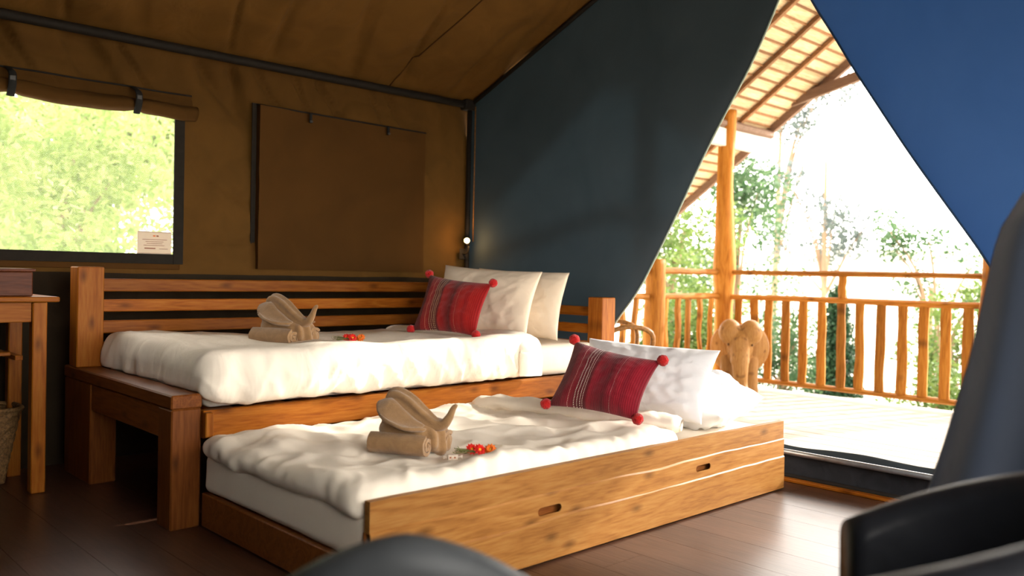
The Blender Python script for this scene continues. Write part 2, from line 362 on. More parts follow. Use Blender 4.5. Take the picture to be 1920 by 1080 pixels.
cushion_mat('cushion_scarlet', (0.27, 0.006, 0.007), (0.10, 0.005, 0.004), (0.36, 0.012, 0.009), (0.75, 0.55, 0.30))
cushion_mat('cushion_crimson', (0.19, 0.008, 0.018), (0.11, 0.008, 0.013), (0.27, 0.010, 0.022), (0.80, 0.66, 0.58))

# ================================================================== the tent shell
YW, YR, XF, XB = 4.21, -0.29, 3.60, -1.55          # window wall, right wall, front wall, rear wall
YC, ZE, ZR = 1.96, 1.98, 2.965                     # ridge line, eave height, ridge height
def roof_z(y): return ZR - (ZR-ZE)*abs(y-YC)/(YW-YC)

# floor of laminate planks laid across the tent
fl = thing('floor', 'reddish brown wood plank floor inside the tent', None, (1, 2, 0), kind='structure')
PW = 0.19; x = 2.60-PW*22; ci = 0; plank_cache = {}
while x < XF-0.01:
    y = YR-0.02-random.random()*1.1
    x1 = min(x+PW, XF-0.012)
    while y < YW:
        y1 = min(y+1.22, YW); ya = max(y, YR)
        if y1-ya > 0.05:
            if x1 > -1.0 and x1 < XF: box('plank', (x+0.0008, ya+0.0004, -0.014), (x1-0.0008, y1-0.0004, 0.0), 'floor_wood', fl, bev=0)
        y += 1.22
    x += PW
box('subfloor', (XB, YR-0.12, -0.05), (XF+0.04, YW+0.12, -0.0145), 'metal_dark', fl, bev=0)

# window wall (left in the photo) with an opening for the mesh window
WX0, WX1, WZ0, WZ1 = 0.70, 1.70, 0.958, 1.640
def wall_grid(name, y, xs, zs, hole, side, mat, label):
    V = []; F = []; nx = len(xs)
    for zz in zs:
        for xx in xs:
            k = exp(-(ZE-zz)/0.34)
            f = nz(xx*7.0+zz*1.5, 3.1, zz*0.8)*0.060*k + nz(xx*1.7, 8.0, zz*1.9)*0.026 + 0.060*k*max(0, 1-9*abs(nz(xx*5.0+zz*3.2, 5.5, zz*0.6)))+0.022*sstep(0.75, 1.0, zz)*max(0, 1-8*abs(nz(xx*1.6+zz*0.6, 2.5, zz*4.0)))
            f += 0.010*nz(xx*3.0+zz*4.0, 1.0, zz*2)*(0.4+k)
            edge = sstep(0, 0.06, min(abs(zz-ZE), 9))
            if hole:
                d = min(max(h[0]-xx, xx-h[1], h[2]-zz, zz-h[3]) for h in hole); edge *= sstep(0.0, 0.15, d)
            V.append((xx, y - side*abs(0) + f*edge, zz))
    for j in range(len(zs)-1):
        for i in range(nx-1):
            cx, cz = (xs[i]+xs[i+1])/2, (zs[j]+zs[j+1])/2
            if hole and any(h[0] < cx < h[1] and h[2] < cz < h[3] for h in hole): continue
            a = j*nx+i; F.append([a, a+1, a+nx+1, a+nx])
    return props(mesh(name, V, F, mat, None, smooth=True), label, None, kind='structure')
def axis(a, b, n, cuts=()):
    pts = sorted(set([round(lerp(a, b, i/n), 4) for i in range(n+1)] + list(cuts))); return pts
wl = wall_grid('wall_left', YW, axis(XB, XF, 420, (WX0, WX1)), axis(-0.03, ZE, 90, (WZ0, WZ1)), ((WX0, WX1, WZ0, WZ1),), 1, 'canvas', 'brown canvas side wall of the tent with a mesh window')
V, F = grid_vf(lambda u, v: Vector((lerp(XB, XF-0.01, u), YW-0.028+0.010*nz(u*40, v*3)*sin(pi*v), lerp(-0.01, 0.865+0.006*nz(u*14, 2), v))), 120, 16)
mesh('wall_skirt', V, F, 'skirt_canvas', wl, smooth=True)
wall_grid('wall_right', YR, axis(XB, XF, 100, (0.0, 3.35)), axis(-0.03, ZE, 40, (0.50, 1.80)), ((0.0, 3.35, 0.50, 1.80),), -1, 'canvas', 'brown canvas side wall with a wide opening added beside the camera to light the beds')  # opening added out of view so side light reaches the bed fronts
V, F = grid_vf(lambda u, v: (XB, lerp(YR, YW, u), v*roof_z(lerp(YR, YW, u))), 40, 20)
props(mesh('wall_back', V, F, 'canvas_slate', None, smooth=True), 'slate canvas end wall behind the camera', kind='structure')
# ceiling: two canvas slopes sagging between the frame tubes
ct = thing('ceiling', 'brown canvas tent roof sloping up from the side wall', None, (1, YC, ZE), kind='structure')
def slope(side):
    def fn(u, v):
        xx = lerp(XB, XF+0.06, u); yy = lerp(YW+0.03 if side > 0 else YR-0.03, YC, v); k = exp(-v*2.25/0.55); s = sin(pi*min(1, max(0, v)))
        f = nz(xx*4.2+v*1.2, 2.0*side, v*1.5)*0.13*(k+0.18)*sstep(0, 0.05, v) + nz(xx*9.5, side, v*2.2)*0.040*k*sstep(0, 0.04, v) + 0.10*k*sstep(0, 0.05, v)*max(0, 1-7*abs(nz(xx*4.1+v*3.0, 7.5, v)))
        e = sstep(0, 0.03, 1-u)
        return Vector((xx, yy, roof_z(yy) - 0.030*s*e + f*min(1, s*1.4)*(0.15+0.85*e)))
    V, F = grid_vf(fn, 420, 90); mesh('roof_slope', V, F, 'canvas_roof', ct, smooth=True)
    sx = 2.9; tube('roof_seam', [fn((sx-XB)/(XF-XB), t/40)-Vector((0, 0, 0.004)) for t in range(41)], 0.004, 'canvas_panel', ct, n=6)
slope(1); slope(-1)
# frame tubes
tr1 = thing('trim_1', 'dark eave tube of the tent frame along the side wall', None, (1, YW-0.04, ZE), kind='structure')
tube('eave_tube', [(lerp(XB, XF-0.04, i/20), YW-0.045, ZE-0.012-0.006*sin(pi*i/20)) for i in range(21)], 0.023, 'metal_dark', tr1, n=12)
tube('corner_pole', [(XF-0.035, YW-0.045, 0), (XF-0.035, YW-0.045, ZE)], 0.016, 'metal_dark', tr1, n=12)
tube('corner_cord', [(XF-0.012, YW-0.075, 1.10), (XF-0.012, YW-0.075, ZE-0.02)], 0.004, 'rattan', tr1, n=6)
box('tube_joint', (XF-0.09, YW-0.075, ZE-0.045), (XF-0.005, YW-0.010, ZE+0.02), 'metal_dark', tr1, bev=0.008)
tube('gable_tube', [(XF-0.02, YW-0.045, ZE-0.005), (XF-0.02, YC, ZR-0.03)], 0.013, 'metal_dark', tr1, n=10)
tube('gable_tube', [(XF-0.02, YR+0.045, ZE-0.005), (XF-0.02, YC, ZR-0.03)], 0.013, 'metal_dark', tr1, n=10)
tube('eave_tube', [(XB, YR+0.045, ZE-0.012), (XF-0.04, YR+0.045, ZE-0.012)], 0.023, 'metal_dark', tr1, n=12)

# front wall with the open doorway: flaps drawn apart to an inverted V
LE = [(0, 3.42), (0.35, 3.20), (0.693, 2.957), (0.826, 2.834), (1.226, 2.59), (1.635, 2.366), (2.187, 2.04), (2.33, 1.965), (2.965, 1.96)]
RE = [(0, 0.45), (0.45, 0.80), (0.837, 1.051), (0.988, 1.139), (1.436, 1.443), (1.864, 1.715), (2.153, 1.883), (2.33, 1.955), (2.965, 1.96)]
def sm(tab, z): return (interp(tab, z-0.06)+interp(tab, z)+interp(tab, z+0.06))/3
def flap(name, tab, side, mat, label):
    def fn(u, v):
        zz = v*(ZR-0.001); outer = (YW if side > 0 else YR)
        if zz > ZE: outer = YC + (outer-YC)*(ZR-zz)/(ZR-ZE)
        e = sm(tab, zz) if zz < 2.3 else YC
        yy = lerp(outer, e, u); d = abs(yy-e)
        k = sstep(0.0, 0.10, abs(yy-outer))
        xx = XF + k*(0.030*nz(yy*2.2+zz*1.3, 5*side, zz*0.7-yy) + 0.012*sin((yy*0.75*side+zz*0.55)*9.0)*sstep(0.7, 0.1, d))
        if zz < 2.28: xx += 0.035*exp(-d/0.07)*k*sstep(2.32, 1.9, zz)
        return Vector((xx, yy, zz))
    V, F = grid_vf(lambda u, v: fn(1-(1-u)**1.6, v), 70, 110)
    root = props(mesh(name, V, F, mat, None, smooth=True), label, None, kind='structure')
    tube('hem', [fn(1.0, t/60*0.775) for t in range(61)], 0.005, 'lit_rim' if side > 0 else mat, root, n=8)  # left hem carries the flap's lit rim in its colour
    return root
flap('wall_front', LE, 1, 'canvas_slate', 'slate blue canvas front wall with door flap drawn aside')
flap('wall_front_right', RE, -1, 'canvas_backlit', 'canvas door flap on the right, coloured bright blue for its backlight')
# threshold of the doorway
th = thing('trim_2', 'black canvas door sill between two metal tubes', None, (XF, 2, 0), kind='structure')
def sill(u, v):
    yy = lerp(0.42, 3.42, u); zz = lerp(0.012, 0.118, v); return Vector((XF-0.012+0.018*sin(pi*v)*(0.7+0.9*nz(yy*6, zz*12, 2)), yy, zz))
V, F = grid_vf(sill, 120, 10); mesh('sill_canvas', V, F, 'black_canvas', th, smooth=True)
tube('sill_tube', [(XF-0.02, 0.42, 0.122), (XF-0.02, 3.42, 0.122)], 0.013, 'steel', th, n=12)
tube('sill_tube', [(XF-0.02, 0.42, 0.014), (XF-0.02, 3.42, 0.014)], 0.013, 'metal_dark', th, n=12)
def bunch(u, v):
    yy = lerp(0.42, 3.42, u); a = v*pi*1.1; return Vector((XF+0.012+0.05*v+0.012*nz(yy*5, v*2, 4), yy, 0.118+0.030*sin(a)+0.014*nz(yy*3.5, v*3, 9)-0.10*max(0, v-0.75)))
V, F = grid_vf(bunch, 110, 12); mesh('bunched_flap', V, F, 'canvas_slate', th, smooth=True)
box('floor_edge_strip', (XF-0.075, 0.42, 0.0), (XF-0.036, 3.42, 0.014), 'teak_y', th, bev=0.003)

# mesh window, its border, rolled blind, straps, notice
w1 = thing('window_1', 'bright mesh window with dark border and rolled canvas blind', None, (1.2, YW, 0.93), kind='structure')
mesh('mesh_pane', [(WX0, YW+0.004, WZ0), (WX1, YW+0.004, WZ0), (WX1, YW+0.004, WZ1), (WX0, YW+0.004, WZ1)], [[0, 1, 2, 3]], 'mesh_screen', w1)
box('border_right', (WX1-0.003, YW-0.012, WZ0-0.046), (WX1+0.047, YW-0.002, WZ1+0.02), 'border', w1, bev=0.002)
box('border_left', (WX0-0.047, YW-0.012, WZ0-0.046), (WX0+0.003, YW-0.002, WZ1+0.02), 'border', w1, bev=0.002)
box('border_bottom', (WX0+0.003, YW-0.012, WZ0-0.046), (WX1-0.003, YW-0.002, WZ0+0.002), 'border', w1, bev=0.002)
box('sill_shelf', (WX0-0.1, YW-0.014, 0.885), (WX1+0.03, YW-0.004, WZ0-0.048), 'canvas_panel', w1, bev=0.002)
def blind_z(xx): return 1.668 - 0.010*sin((xx-0.66)/1.12*pi) - 0.012*abs(sin((xx-0.968)/0.525*pi)) + 0.004*nz(xx*9)
def rblind(i, k):
    xx = lerp(0.655, 1.785, i/70); th_ = 2*pi*k/20; rad = 0.034*(1+0.10*nz(xx*6, th_*1.2)+0.08*sin(3*th_+xx*3))*(0.75+0.25*min(1, abs(xx-0.968)/0.05))*(0.75+0.25*min(1, abs(xx-1.493)/0.05))
    return Vector((xx, YW-0.050+rad*cos(th_), blind_z(xx)+rad*1.05*sin(th_)))
V = [rblind(i, k) for i in range(71) for k in range(20)]; F = [[i*20+k, i*20+(k+1) % 20, (i+1)*20+(k+1) % 20, (i+1)*20+k] for i in range(70) for k in range(20)]
F += [list(range(20)), [70*20+k for k in range(20)][::-1]]
bl = mesh('rolled_blind', V, F, 'canvas', w1, smooth=True)
V, F = grid_vf(lambda u, v: Vector((lerp(0.655, 1.775, u), YW-0.012-0.03*v+0.004*nz(u*14, v*3), lerp(1.745, blind_z(lerp(0.655, 1.775, u))+0.02, v))), 60, 6)
mesh('blind_header', V, F, 'canvas', w1, smooth=True)
tube('header_seam', [(lerp(0.655, 1.775, i/20), YW-0.016, 1.746+0.001*sin(i)) for i in range(21)], 0.0045, 'metal_dark', w1, n=6)
def strap(px, parent, z0, z1, yout):
    pts = [(px, YW-0.018, z0), (px, YW-yout-0.015, (z0+z1)/2+0.03), (px, YW-yout-0.020, (z0+z1)/2-0.02), (px, YW-yout+0.01, z1)]
    v, f = tube_vf(spline(pts, 14), 0.016, 8, True, 0.25, up=(0, 1, 0)); o = mesh('strap', v, f, 'strap', parent, smooth=True)
    box('buckle', (px-0.013, YW-yout-0.028, (z0+z1)/2-0.005), (px+0.013, YW-yout-0.016, (z0+z1)/2+0.018), 'buckle_metal', parent, bev=0.003)
for px in (0.968, 1.493): strap(px, w1, 1.745, 1.615, 0.075)
nt = props(thing('notice', 'small cream printed notice in corner of the mesh window', 'sign', (1.608, YW, 0.96)))
box('notice_card', (1.526, YW-0.006, 0.960), (1.690, YW-0.002, 1.068), 'paper', nt, bev=0.0008)
for i, (a, b_, zz) in enumerate(((1.55, 1.667, 1.028), (1.565, 1.65, 1.018), (1.57, 1.645, 1.009), (1.555, 1.655, 1.000), (1.56, 1.612, 0.984), (1.63, 1.672, 0.984))):
    box('printed_line', (a, YW-0.0072, zz), (b_, YW-0.0062, zz+(0.005 if i == 4 else 0.0022)), 'ink', nt, bev=0)
box('printed_emblem', (1.600, YW-0.0072, 1.044), (1.612, YW-0.0062, 1.050), 'petal_orange', nt, bev=0)
box('printed_emblem', (1.616, YW-0.0072, 1.044), (1.627, YW-0.0062, 1.050), 'ink', nt, bev=0)
for n_, a, b_ in (('frame_line', (1.529, YW-0.0072, 0.9625), (1.687, YW-0.0062, 0.9640)), ('frame_line', (1.529, YW-0.0072, 1.0640), (1.687, YW-0.0062, 1.0655))): box(n_, a, b_, 'ink', nt, bev=0)
# closed blind of the second window
w2 = thing('window_2', 'closed brown canvas blind covering the second window', None, (2.68, YW, 0.9), kind='structure')
BX0, BX1, BZ0, BZ1 = 2.13, 3.235, 0.898, 1.757
def blind2(u, v):
    s = sin(pi*u)*sin(pi*v); return Vector((lerp(BX0, BX1, u)+0.004*nz(v*9, 3), YW-0.020-0.014*s-0.012*nz(u*4, v*5, 7)*sstep(0, 0.15, min(u, 1-u))*sstep(0, .1, 1-v)-0.022*(1-u)**6, lerp(BZ0, BZ1-0.008*u, v)))
V, F = grid_vf(blind2, 60, 46); n0 = len(V)
back = [(x_, YW-0.004, z_) for x_, y_, z_ in V]
V2 = list(V)+back; F2 = list(F)+[[i+n0 for i in f[::-1]] for f in F]
ring = [i for i in range(61)]+[j*61+60 for j in range(1, 47)]+[46*61+i for i in range(59, -1, -1)]+[j*61 for j in range(45, 0, -1)]
F2 += [[ring[i], ring[i-1], ring[i-1]+n0, ring[i]+n0] for i in range(len(ring))]
mesh('blind_panel', V2, F2, 'canvas_panel', w2, smooth=False)
box('blind_shadow_strip', (BX0-0.028, YW-0.010, BZ0), (BX0-0.002, YW-0.003, BZ1+0.01), 'border', w2, bev=0.002)  # dark strip standing for the shaded gap at the blind's left edge
tube('blind_header_seam', [(lerp(BX0-0.01, BX1, i/20), YW-0.024, BZ1+0.002-0.008*i/20) for i in range(21)], 0.005, 'metal_dark', w2, n=6)
for px in (2.426, 2.94):
    box('strap', (px-0.008, YW-0.05, 1.700), (px+0.008, YW-0.040, 1.752), 'strap', w2, bev=0.003); box('buckle', (px-0.009, YW-0.054, 1.702), (px+0.009, YW-0.048, 1.714), 'buckle_metal', w2, bev=0.002)

# ================================================================== veranda outside the doorway
XRAIL, XDE = 6.36, 6.43
dk = thing('deck', 'pale sunlit plank deck outside the tent', None, (5, 2, 0), kind='structure')
x = XF+0.06
while x < XDE-0.02:
    x1 = min(x+0.14, XDE); box('deck_board', (x+0.002, -1.6, -0.030), (x1-0.002, 4.14, 0.0+random.uniform(-0.001, 0.001)), 'deck_wood', dk, bev=0.003); x += 0.14
for yy in (-1.4, 1.2, 3.9): box('deck_joist', (XF+0.1, yy, -0.18), (XDE-0.04, yy+0.08, -0.032), 'deck_wood', dk, bev=0.004)
gd = mesh('ground', *grid_vf(lambda u, v: Vector((lerp(-40, 90, u), lerp(-60, 90, v), -0.45+0.15*nz(u*20, v*20)-0.9*sstep(6.5, 22, lerp(-40, 90, u))+5.5*sstep(30, 90, lerp(-40, 90, u)))), 80, 80), 'ground', None, smooth=True)
props(gd, 'pale dry ground falling away beyond the deck', kind='structure')

def stick(name, a, b, w, d, mat, parent, wob=0.006, seed=0, n=14, sides=8):
    a = Vector(a); b = Vector(b); ax = (b-a).normalized(); ref = Vector((1, 0, 0)) if abs(ax.x) < 0.9 else Vector((0, 1, 0))
    p = ax.cross(ref).normalized(); q = p.cross(ax); V, F = [], []
    for i in range(n+1):
        t = i/n; c = a.lerp(b, t)+p*wob*nz(seed*3.1, t*2.2)+q*wob*nz(seed*1.7, t*2.2, 5); sc = 1+0.2*nz(seed*2.3, t*3, 2)
        for k in range(sides):
            th_ = 2*pi*(k+0.5)/sides; cx, sx = cos(th_), sin(th_); rr_ = 1/max(abs(cx), abs(sx))**0.7
            V.append(c+p*(w/2*cx*rr_*sc)+q*(d/2*sx*rr_*sc))
    for i in range(n):
        for k in range(sides): F.append([i*sides+k, i*sides+(k+1) % sides, (i+1)*sides+(k+1) % sides, (i+1)*sides+k])
    F += [list(range(sides))[::-1], [n*sides+k for k in range(sides)]]
    return mesh(name, V, F, mat, parent)
fr = thing('deck_railing', 'orange log railing across the far edge of the deck', 'railing', (XRAIL, 3, 0))
stick('bottom_rail', (XRAIL, 1.98, 0.068), (XRAIL, 4.02, 0.068), 0.04, 0.06, 'log_y', fr, seed=1)
stick('middle_rail', (XRAIL, 1.98, 0.752), (XRAIL, 4.02, 0.748), 0.045, 0.06, 'log_y', fr, seed=2)
stick('top_rail', (XRAIL, 1.98, 0.952), (XRAIL, 4.02, 0.955), 0.042, 0.055, 'log_y', fr, seed=3)
for i, yy in enumerate((3.90, 3.755, 3.62, 3.464, 3.313, 3.162, 3.003, 2.857, 2.697, 2.542, 2.393, 2.245, 2.095)):
    stick('baluster', (XRAIL, yy, 0.085), (XRAIL, yy, 0.735), 0.070+0.008*nz(i*2.2), 0.036, 'log_z', fr, wob=0.01, seed=i+10)
stick('rail_block', (XRAIL, 3.003, 0.77), (XRAIL, 3.003, 0.935), 0.062, 0.036, 'log_z', fr, seed=33)
YS = 4.06
sr = thing('deck_railing', 'sunlit side railing running back to the tent beside the short post', 'railing', (5, YS, 0))
for xa, xb, sd_ in ((3.75, 5.31, 4), (5.49, 6.28, 70)):
    stick('bottom_rail', (xa, YS, 0.068), (xb, YS, 0.068), 0.06, 0.04, 'log_x', sr, seed=sd_)
    stick('middle_rail', (xa, YS, 0.748), (xb, YS, 0.752), 0.05, 0.05, 'log_x', sr, seed=sd_+1)
    stick('top_rail', (xa, YS, 0.95), (xb, YS, 0.955), 0.05, 0.046, 'log_x', sr, seed=sd_+2)
for i, xx in enumerate((3.9, 4.08, 4.26, 4.45, 4.63, 4.82, 5.00, 5.17, 5.56, 5.71, 5.86, 6.02, 6.18)):
    stick('baluster', (xx, YS, 0.085), (xx, YS, 0.735), 0.036, 0.060+0.014*nz(i*3.3), 'log_z', sr, wob=0.025, seed=i+40)
def log_post(name, label, x, y, z1, r, seed, n=40, burl=None):
    V, F = [], []; sides = 20
    for i in range(n+1):
        t = i/n; zz = t*z1; cx = x+0.035*nz(seed, zz*0.9); cy = y+0.035*nz(seed+5, zz*0.9)
        rad = r*(1-0.12*t)*(1+0.10*nz(seed+9, zz*2.5))
        if burl: rad *= 1+0.30*exp(-((zz-burl)/0.22)**2)
        for k in range(sides):
            th_ = 2*pi*k/sides; q = 1+0.07*nz(cos(th_)*2+seed, sin(th_)*2, zz*3)
            if burl: q += -0.16*exp(-((zz-burl-0.05)/0.18)**2)*exp(-((((th_-pi*1.18+pi) % (2*pi))-pi)/0.25)**2)
            V.append((cx+rad*q*cos(th_), cy+rad*q*sin(th_), zz))
    for i in range(n):
        for k in range(sides): F.append([i*sides+k, i*sides+(k+1) % sides, (i+1)*sides+(k+1) % sides, (i+1)*sides+k])
    F += [list(range(sides))[::-1], [n*sides+k for k in range(sides)]]
    return props(mesh(name, V, F, 'log_z', None, smooth=True, loc=(x, y, 0)), label, 'post')
log_post('roof_post', 'tall gnarled log post with a hollow, holding up the veranda roof', XRAIL, 4.05, 2.33, 0.078, 3, n=60, burl=1.0)
log_post('roof_post', 'log post at the right end of the far railing', XRAIL, 1.93, 3.4, 0.085, 8)
log_post('railing_post', 'short thick log post with a flat top in the side railing', 5.40, YS, 1.04, 0.085, 14, n=24)

# tiled roof over deck and tent: boards on rafters, barge boards at the gable
RS, ZRR, XG = 0.695, 3.74, 7.06
rf = thing('roof', 'veranda roof seen from below with rafters and pale shingle boards', None, (5, YC, 3), kind='structure')
def rz_(y): return ZRR-RS*abs(y-YC)
sl = sqrt(1+RS*RS)
for side in (1, -1):
    for k in range(36):
        d0 = k*0.0905; d1 = d0+0.098
        ya, yb = YC+side*d0, YC+side*d1
        za, zb = rz_(ya)+0.012, rz_(yb)+0.030-0.018
        x0 = 3.3 if d1 < 2.7 else 4.0; off = 0.016
        V = [(x0, ya, za), (XG, ya, za), (XG, yb, zb-0.004), (x0, yb, zb-0.004), (x0, ya, za+0.010), (XG, ya, za+0.010), (XG, yb, zb+off), (x0, yb, zb+off)]
        F = [[0, 3, 2, 1], [4, 5, 6, 7], [0, 1, 5, 4], [1, 2, 6, 5], [2, 3, 7, 6], [3, 0, 4, 7]]
        mesh('shingle_board', V, F, 'roof_board', rf)
        mesh('batten', [(xx_, yb+side*dy_, rz_(yb)+dz_) for xx_ in (x0, XG-0.004) for dy_, dz_ in ((-0.004, -0.008), (0.004, -0.013), (0.004, 0.0), (-0.004, 0.006))], [[0, 1, 2, 3], [7, 6, 5, 4], [0, 4, 5, 1], [1, 5, 6, 2], [2, 6, 7, 3], [3, 7, 4, 0]], 'rafter', rf)
    yb = YC+side*2.70
    V = [(XB-0.6, YC, ZRR+0.03), (3.3, YC, ZRR+0.03), (3.3, yb, rz_(yb)+0.03), (XB-0.6, yb, rz_(yb)+0.03)]
    mesh('roof_sheet', V, [[0, 1, 2, 3]], 'roof_board', rf)
def sloped(name, x0, x1, d0, d1, side, hi, lo, mat):
    """board along the slope between horizontal offsets d0,d1 from the ridge, from lo to hi below the roof plane"""
    ya, yb = YC+side*d0, YC+side*d1; V = []
    for xx in (x0, x1):
        for y_ in (ya, yb):
            for h in (lo, hi): V.append((xx, y_, rz_(y_)-h*sl))
    F = [[0, 1, 3, 2], [4, 6, 7, 5], [0, 4, 5, 1], [2, 3, 7, 6], [0, 2, 6, 4], [1, 5, 7, 3]]
    return mesh(name, V, F, mat, rf)
for side in (1, -1):
    for xx in (3.63, 4.05, 4.47, 4.89, 5.31, 5.73, 6.15, 6.57): sloped('rafter', xx-0.018, xx+0.018, 0.0, 3.2, side, 0.0, 0.032, 'rafter')
    sloped('barge_board', XG-0.005, XG+0.035, 0.0, 3.27, side, -0.050, 0.060, 'barge')
    V = []
    for xx in (XG-0.05, XG-0.008):
        for y_, z_ in ((YC, 2.875), (YC+side*1.86, 2.437)):
            for h in (0.0, 0.085): V.append((xx, y_, z_+h))
    mesh('gable_brace', V, [[0, 1, 3, 2], [4, 6, 7, 5], [0, 4, 5, 1], [2, 3, 7, 6], [0, 2, 6, 4], [1, 5, 7, 3]], 'barge', rf)
    yp_ = YC+side*2.09
    stick('wall_plate', (XF+0.15, yp_, rz_(yp_)-0.075), (XG+0.01, yp_, rz_(yp_)-0.075), 0.07, 0.07, 'barge', rf, wob=0.004, seed=60+side)
    box('eave_beam', (XF+0.15, yp_-0.03, rz_(yp_)-0.265), (XG-0.03, yp_+0.03, rz_(yp_)-0.115), 'sunlit_beam', rf, bev=0.006)
box('ridge_beam', (XF+0.1, YC-0.04, ZRR-0.20), (XG-0.06, YC+0.04, ZRR-0.04), 'barge', rf, bev=0.005)

# ------------------------------------------------------------------ greenery
def leaves(blobs, n, size, rnd, flat=0.0, droop=0.0):
    V, F = [], []; tot = sum(b[2] for b in blobs)
    for c, r, wt in blobs:
        for _ in range(int(n*wt/tot)):
            while True:
                p = Vector((rnd.uniform(-1, 1), rnd.uniform(-1, 1), rnd.uniform(-1, 1)))
                if 0.15 < p.length < 1: break
            q = Vector((c[0]+p.x*r[0], c[1]+p.y*r[1], c[2]+p.z*r[2])); s = size*rnd.uniform(0.6, 1.35)
            a = Vector((rnd.gauss(0, 1), rnd.gauss(0, 1), rnd.gauss(0, 0.7)-droop)).normalized(); b = a.cross(Vector((rnd.gauss(0, 1), rnd.gauss(0, 1), rnd.gauss(0, 1)))).normalized()*0.45
            i = len(V); V += [q-a*s*0.5, q+b*s*0.5, q+a*s*0.55+Vector((0, 0, -0.1*s)), q-b*s*0.5]; F.append([i, i+1, i+2, i+3])
    return V, F
def tree(name, label, base, h, blobs, n, size, mat, seed, cat='tree', group=None, trunk=0.07, droop=0.0):
    rnd = random.Random(seed); t = thing(name, label, cat, base, group); bx_, by_, bz_ = base
    tv = [tube_vf(spline([(0, 0, -0.1), (0.1*rnd.uniform(-1, 1), 0.1*rnd.uniform(-1, 1), h*0.4), (0.15*rnd.uniform(-1, 1), 0.15*rnd.uniform(-1, 1), h*0.8)], 10), [trunk*(1-0.06*i) for i in range(10)], 8)]
    mesh('trunk', *tv[0], 'bark', t, smooth=True, local=True)
    for c, r, wt in blobs[:7]:
        c2 = Vector(c); mesh('branch', *tube_vf(spline([(0, 0, min(h*0.3, c2.z*0.6)), (c2.x*0.4, c2.y*0.4, c2.z*0.75), c2], 8), [trunk*0.45*(1-0.1*i) for i in range(8)], 6), 'bark', t, smooth=True, local=True)
    V, F = leaves(blobs, int(n*2.2), size*0.62, rnd, droop=droop); f = mesh('foliage', V, F, mat, t, local=True); f['kind'] = 'stuff'
    return t
def blobs_in(rnd, k, c, r, s):
    out = []
    for _ in range(k):
        out.append(((c[0]+rnd.uniform(-1, 1)*r[0], c[1]+rnd.uniform(-1, 1)*r[1], c[2]+rnd.uniform(-1, 1)*r[2]), tuple(s*rnd.uniform(0.6, 1.2) for _ in range(3)), 1.0))
    return out
R_ = random.Random(11)
# seen through the doorway
tree('leafy_tree', 'yellow green leafy tree left of the gnarled roof post', (10.3, 7.35, -0.65), 2.8, blobs_in(R_, 9, (0, 0, 1.7), (0.9, 0.9, 0.9), 0.62), 3400, 0.13, 'leaf_light', 1)
tree('leafy_tree', 'blue green leafy tree behind the gnarled roof post', (13.2, 8.15, -0.8), 3.4, blobs_in(R_, 9, (0, 0, 2.5), (0.9, 0.9, 1.0), 0.65), 2600, 0.15, 'leaf_mid', 2)
tree('tall_tree', 'tall pale tree with sparse branches right of the gnarled post', (16.6, 8.2, -1.0), 5.4, blobs_in(R_, 8, (0.2, 0.0, 3.3), (0.8, 0.9, 1.0), 0.50), 1500, 0.17, 'leaf_grey', 3)
tree('tall_tree', 'overhanging tree branch of pale leaves below the roof brace', (20.6, 11.6, -1.2), 7.6, blobs_in(R_, 7, (0.3, -1.4, 6.8), (0.8, 1.3, 0.7), 0.55), 1000, 0.19, 'leaf_grey', 4, trunk=0.10)
def cone_blobs(h, r):
    return [((0, 0, h*(0.12+0.8*i/7)), (r*(1-0.10*i), r*(1-0.10*i), h*0.12), 1-0.1*i) for i in range(8)]
tree('conifer', 'dense dark green conifer behind the railing', (11.0, 5.25, -0.95), 1.6, cone_blobs(1.75, 0.42), 4200, 0.10, 'leaf_dark', 5, droop=0.8)
tree('shrub', 'dark green shrub showing beside the carved elephant', (9.8, 5.35, -0.75), 1.0, blobs_in(R_, 6, (0, 0, 0.75), (0.35, 0.35, 0.5), 0.34), 1500, 0.11, 'leaf_mid', 6, cat='shrub')
tree('shrub', 'light green shrub at the right end of the railing', (11.0, 3.95, -0.9), 1.4, blobs_in(R_, 8, (0, 0, 1.1), (0.5, 0.5, 0.9), 0.36), 1700, 0.11, 'leaf_light', 7, cat='shrub')
tree('slender_tree', 'slender bush rising above the railing beside the blue flap', (12.6, 4.55, -1.0), 2.3, blobs_in(R_, 8, (0, 0, 1.9), (0.6, 0.7, 0.75), 0.34), 1100, 0.12, 'leaf_mid', 8)
tree('shrub', 'low green shrub below the right end of the deck', (8.2, 2.95, -0.75), 0.6, blobs_in(R_, 5, (0, 0, 0.55), (0.4, 0.4, 0.25), 0.30), 1000, 0.10, 'leaf_light', 9, cat='shrub')
tree('leafy_tree', 'leafy tree seen between the side balusters', (7.9, 5.7, -0.6), 1.7, blobs_in(R_, 8, (0, 0, 1.0), (0.5, 0.5, 0.6), 0.42), 2400, 0.12, 'leaf_light', 10)
# seen through the mesh window
for i, (px, py, lab, mt_) in enumerate(((1.0, 7.4, 'left leafy tree seen through the mesh window', 'leaf_lime'), (2.7, 9.6, 'middle leafy tree seen through the mesh window', 'leaf_lime'), (4.1, 7.4, 'right leafy tree seen through the mesh window', 'leaf_lime'), (3.9, 12.7, 'farther tree filling the gaps behind the mesh window', 'leaf_lime'))):
    far = py > 12
    tree('leafy_tree', lab, (px, py, -0.5), 3.4 if far else 2.6, blobs_in(R_, 16 if far else 13, (0, 0, 2.2 if far else 1.9), (1.5, 0.6, 1.6) if far else (0.85, 0.6, 1.2), 0.95 if far else 0.62), 9000 if far else 5200, 0.24 if far else 0.14, mt_, 20+i)

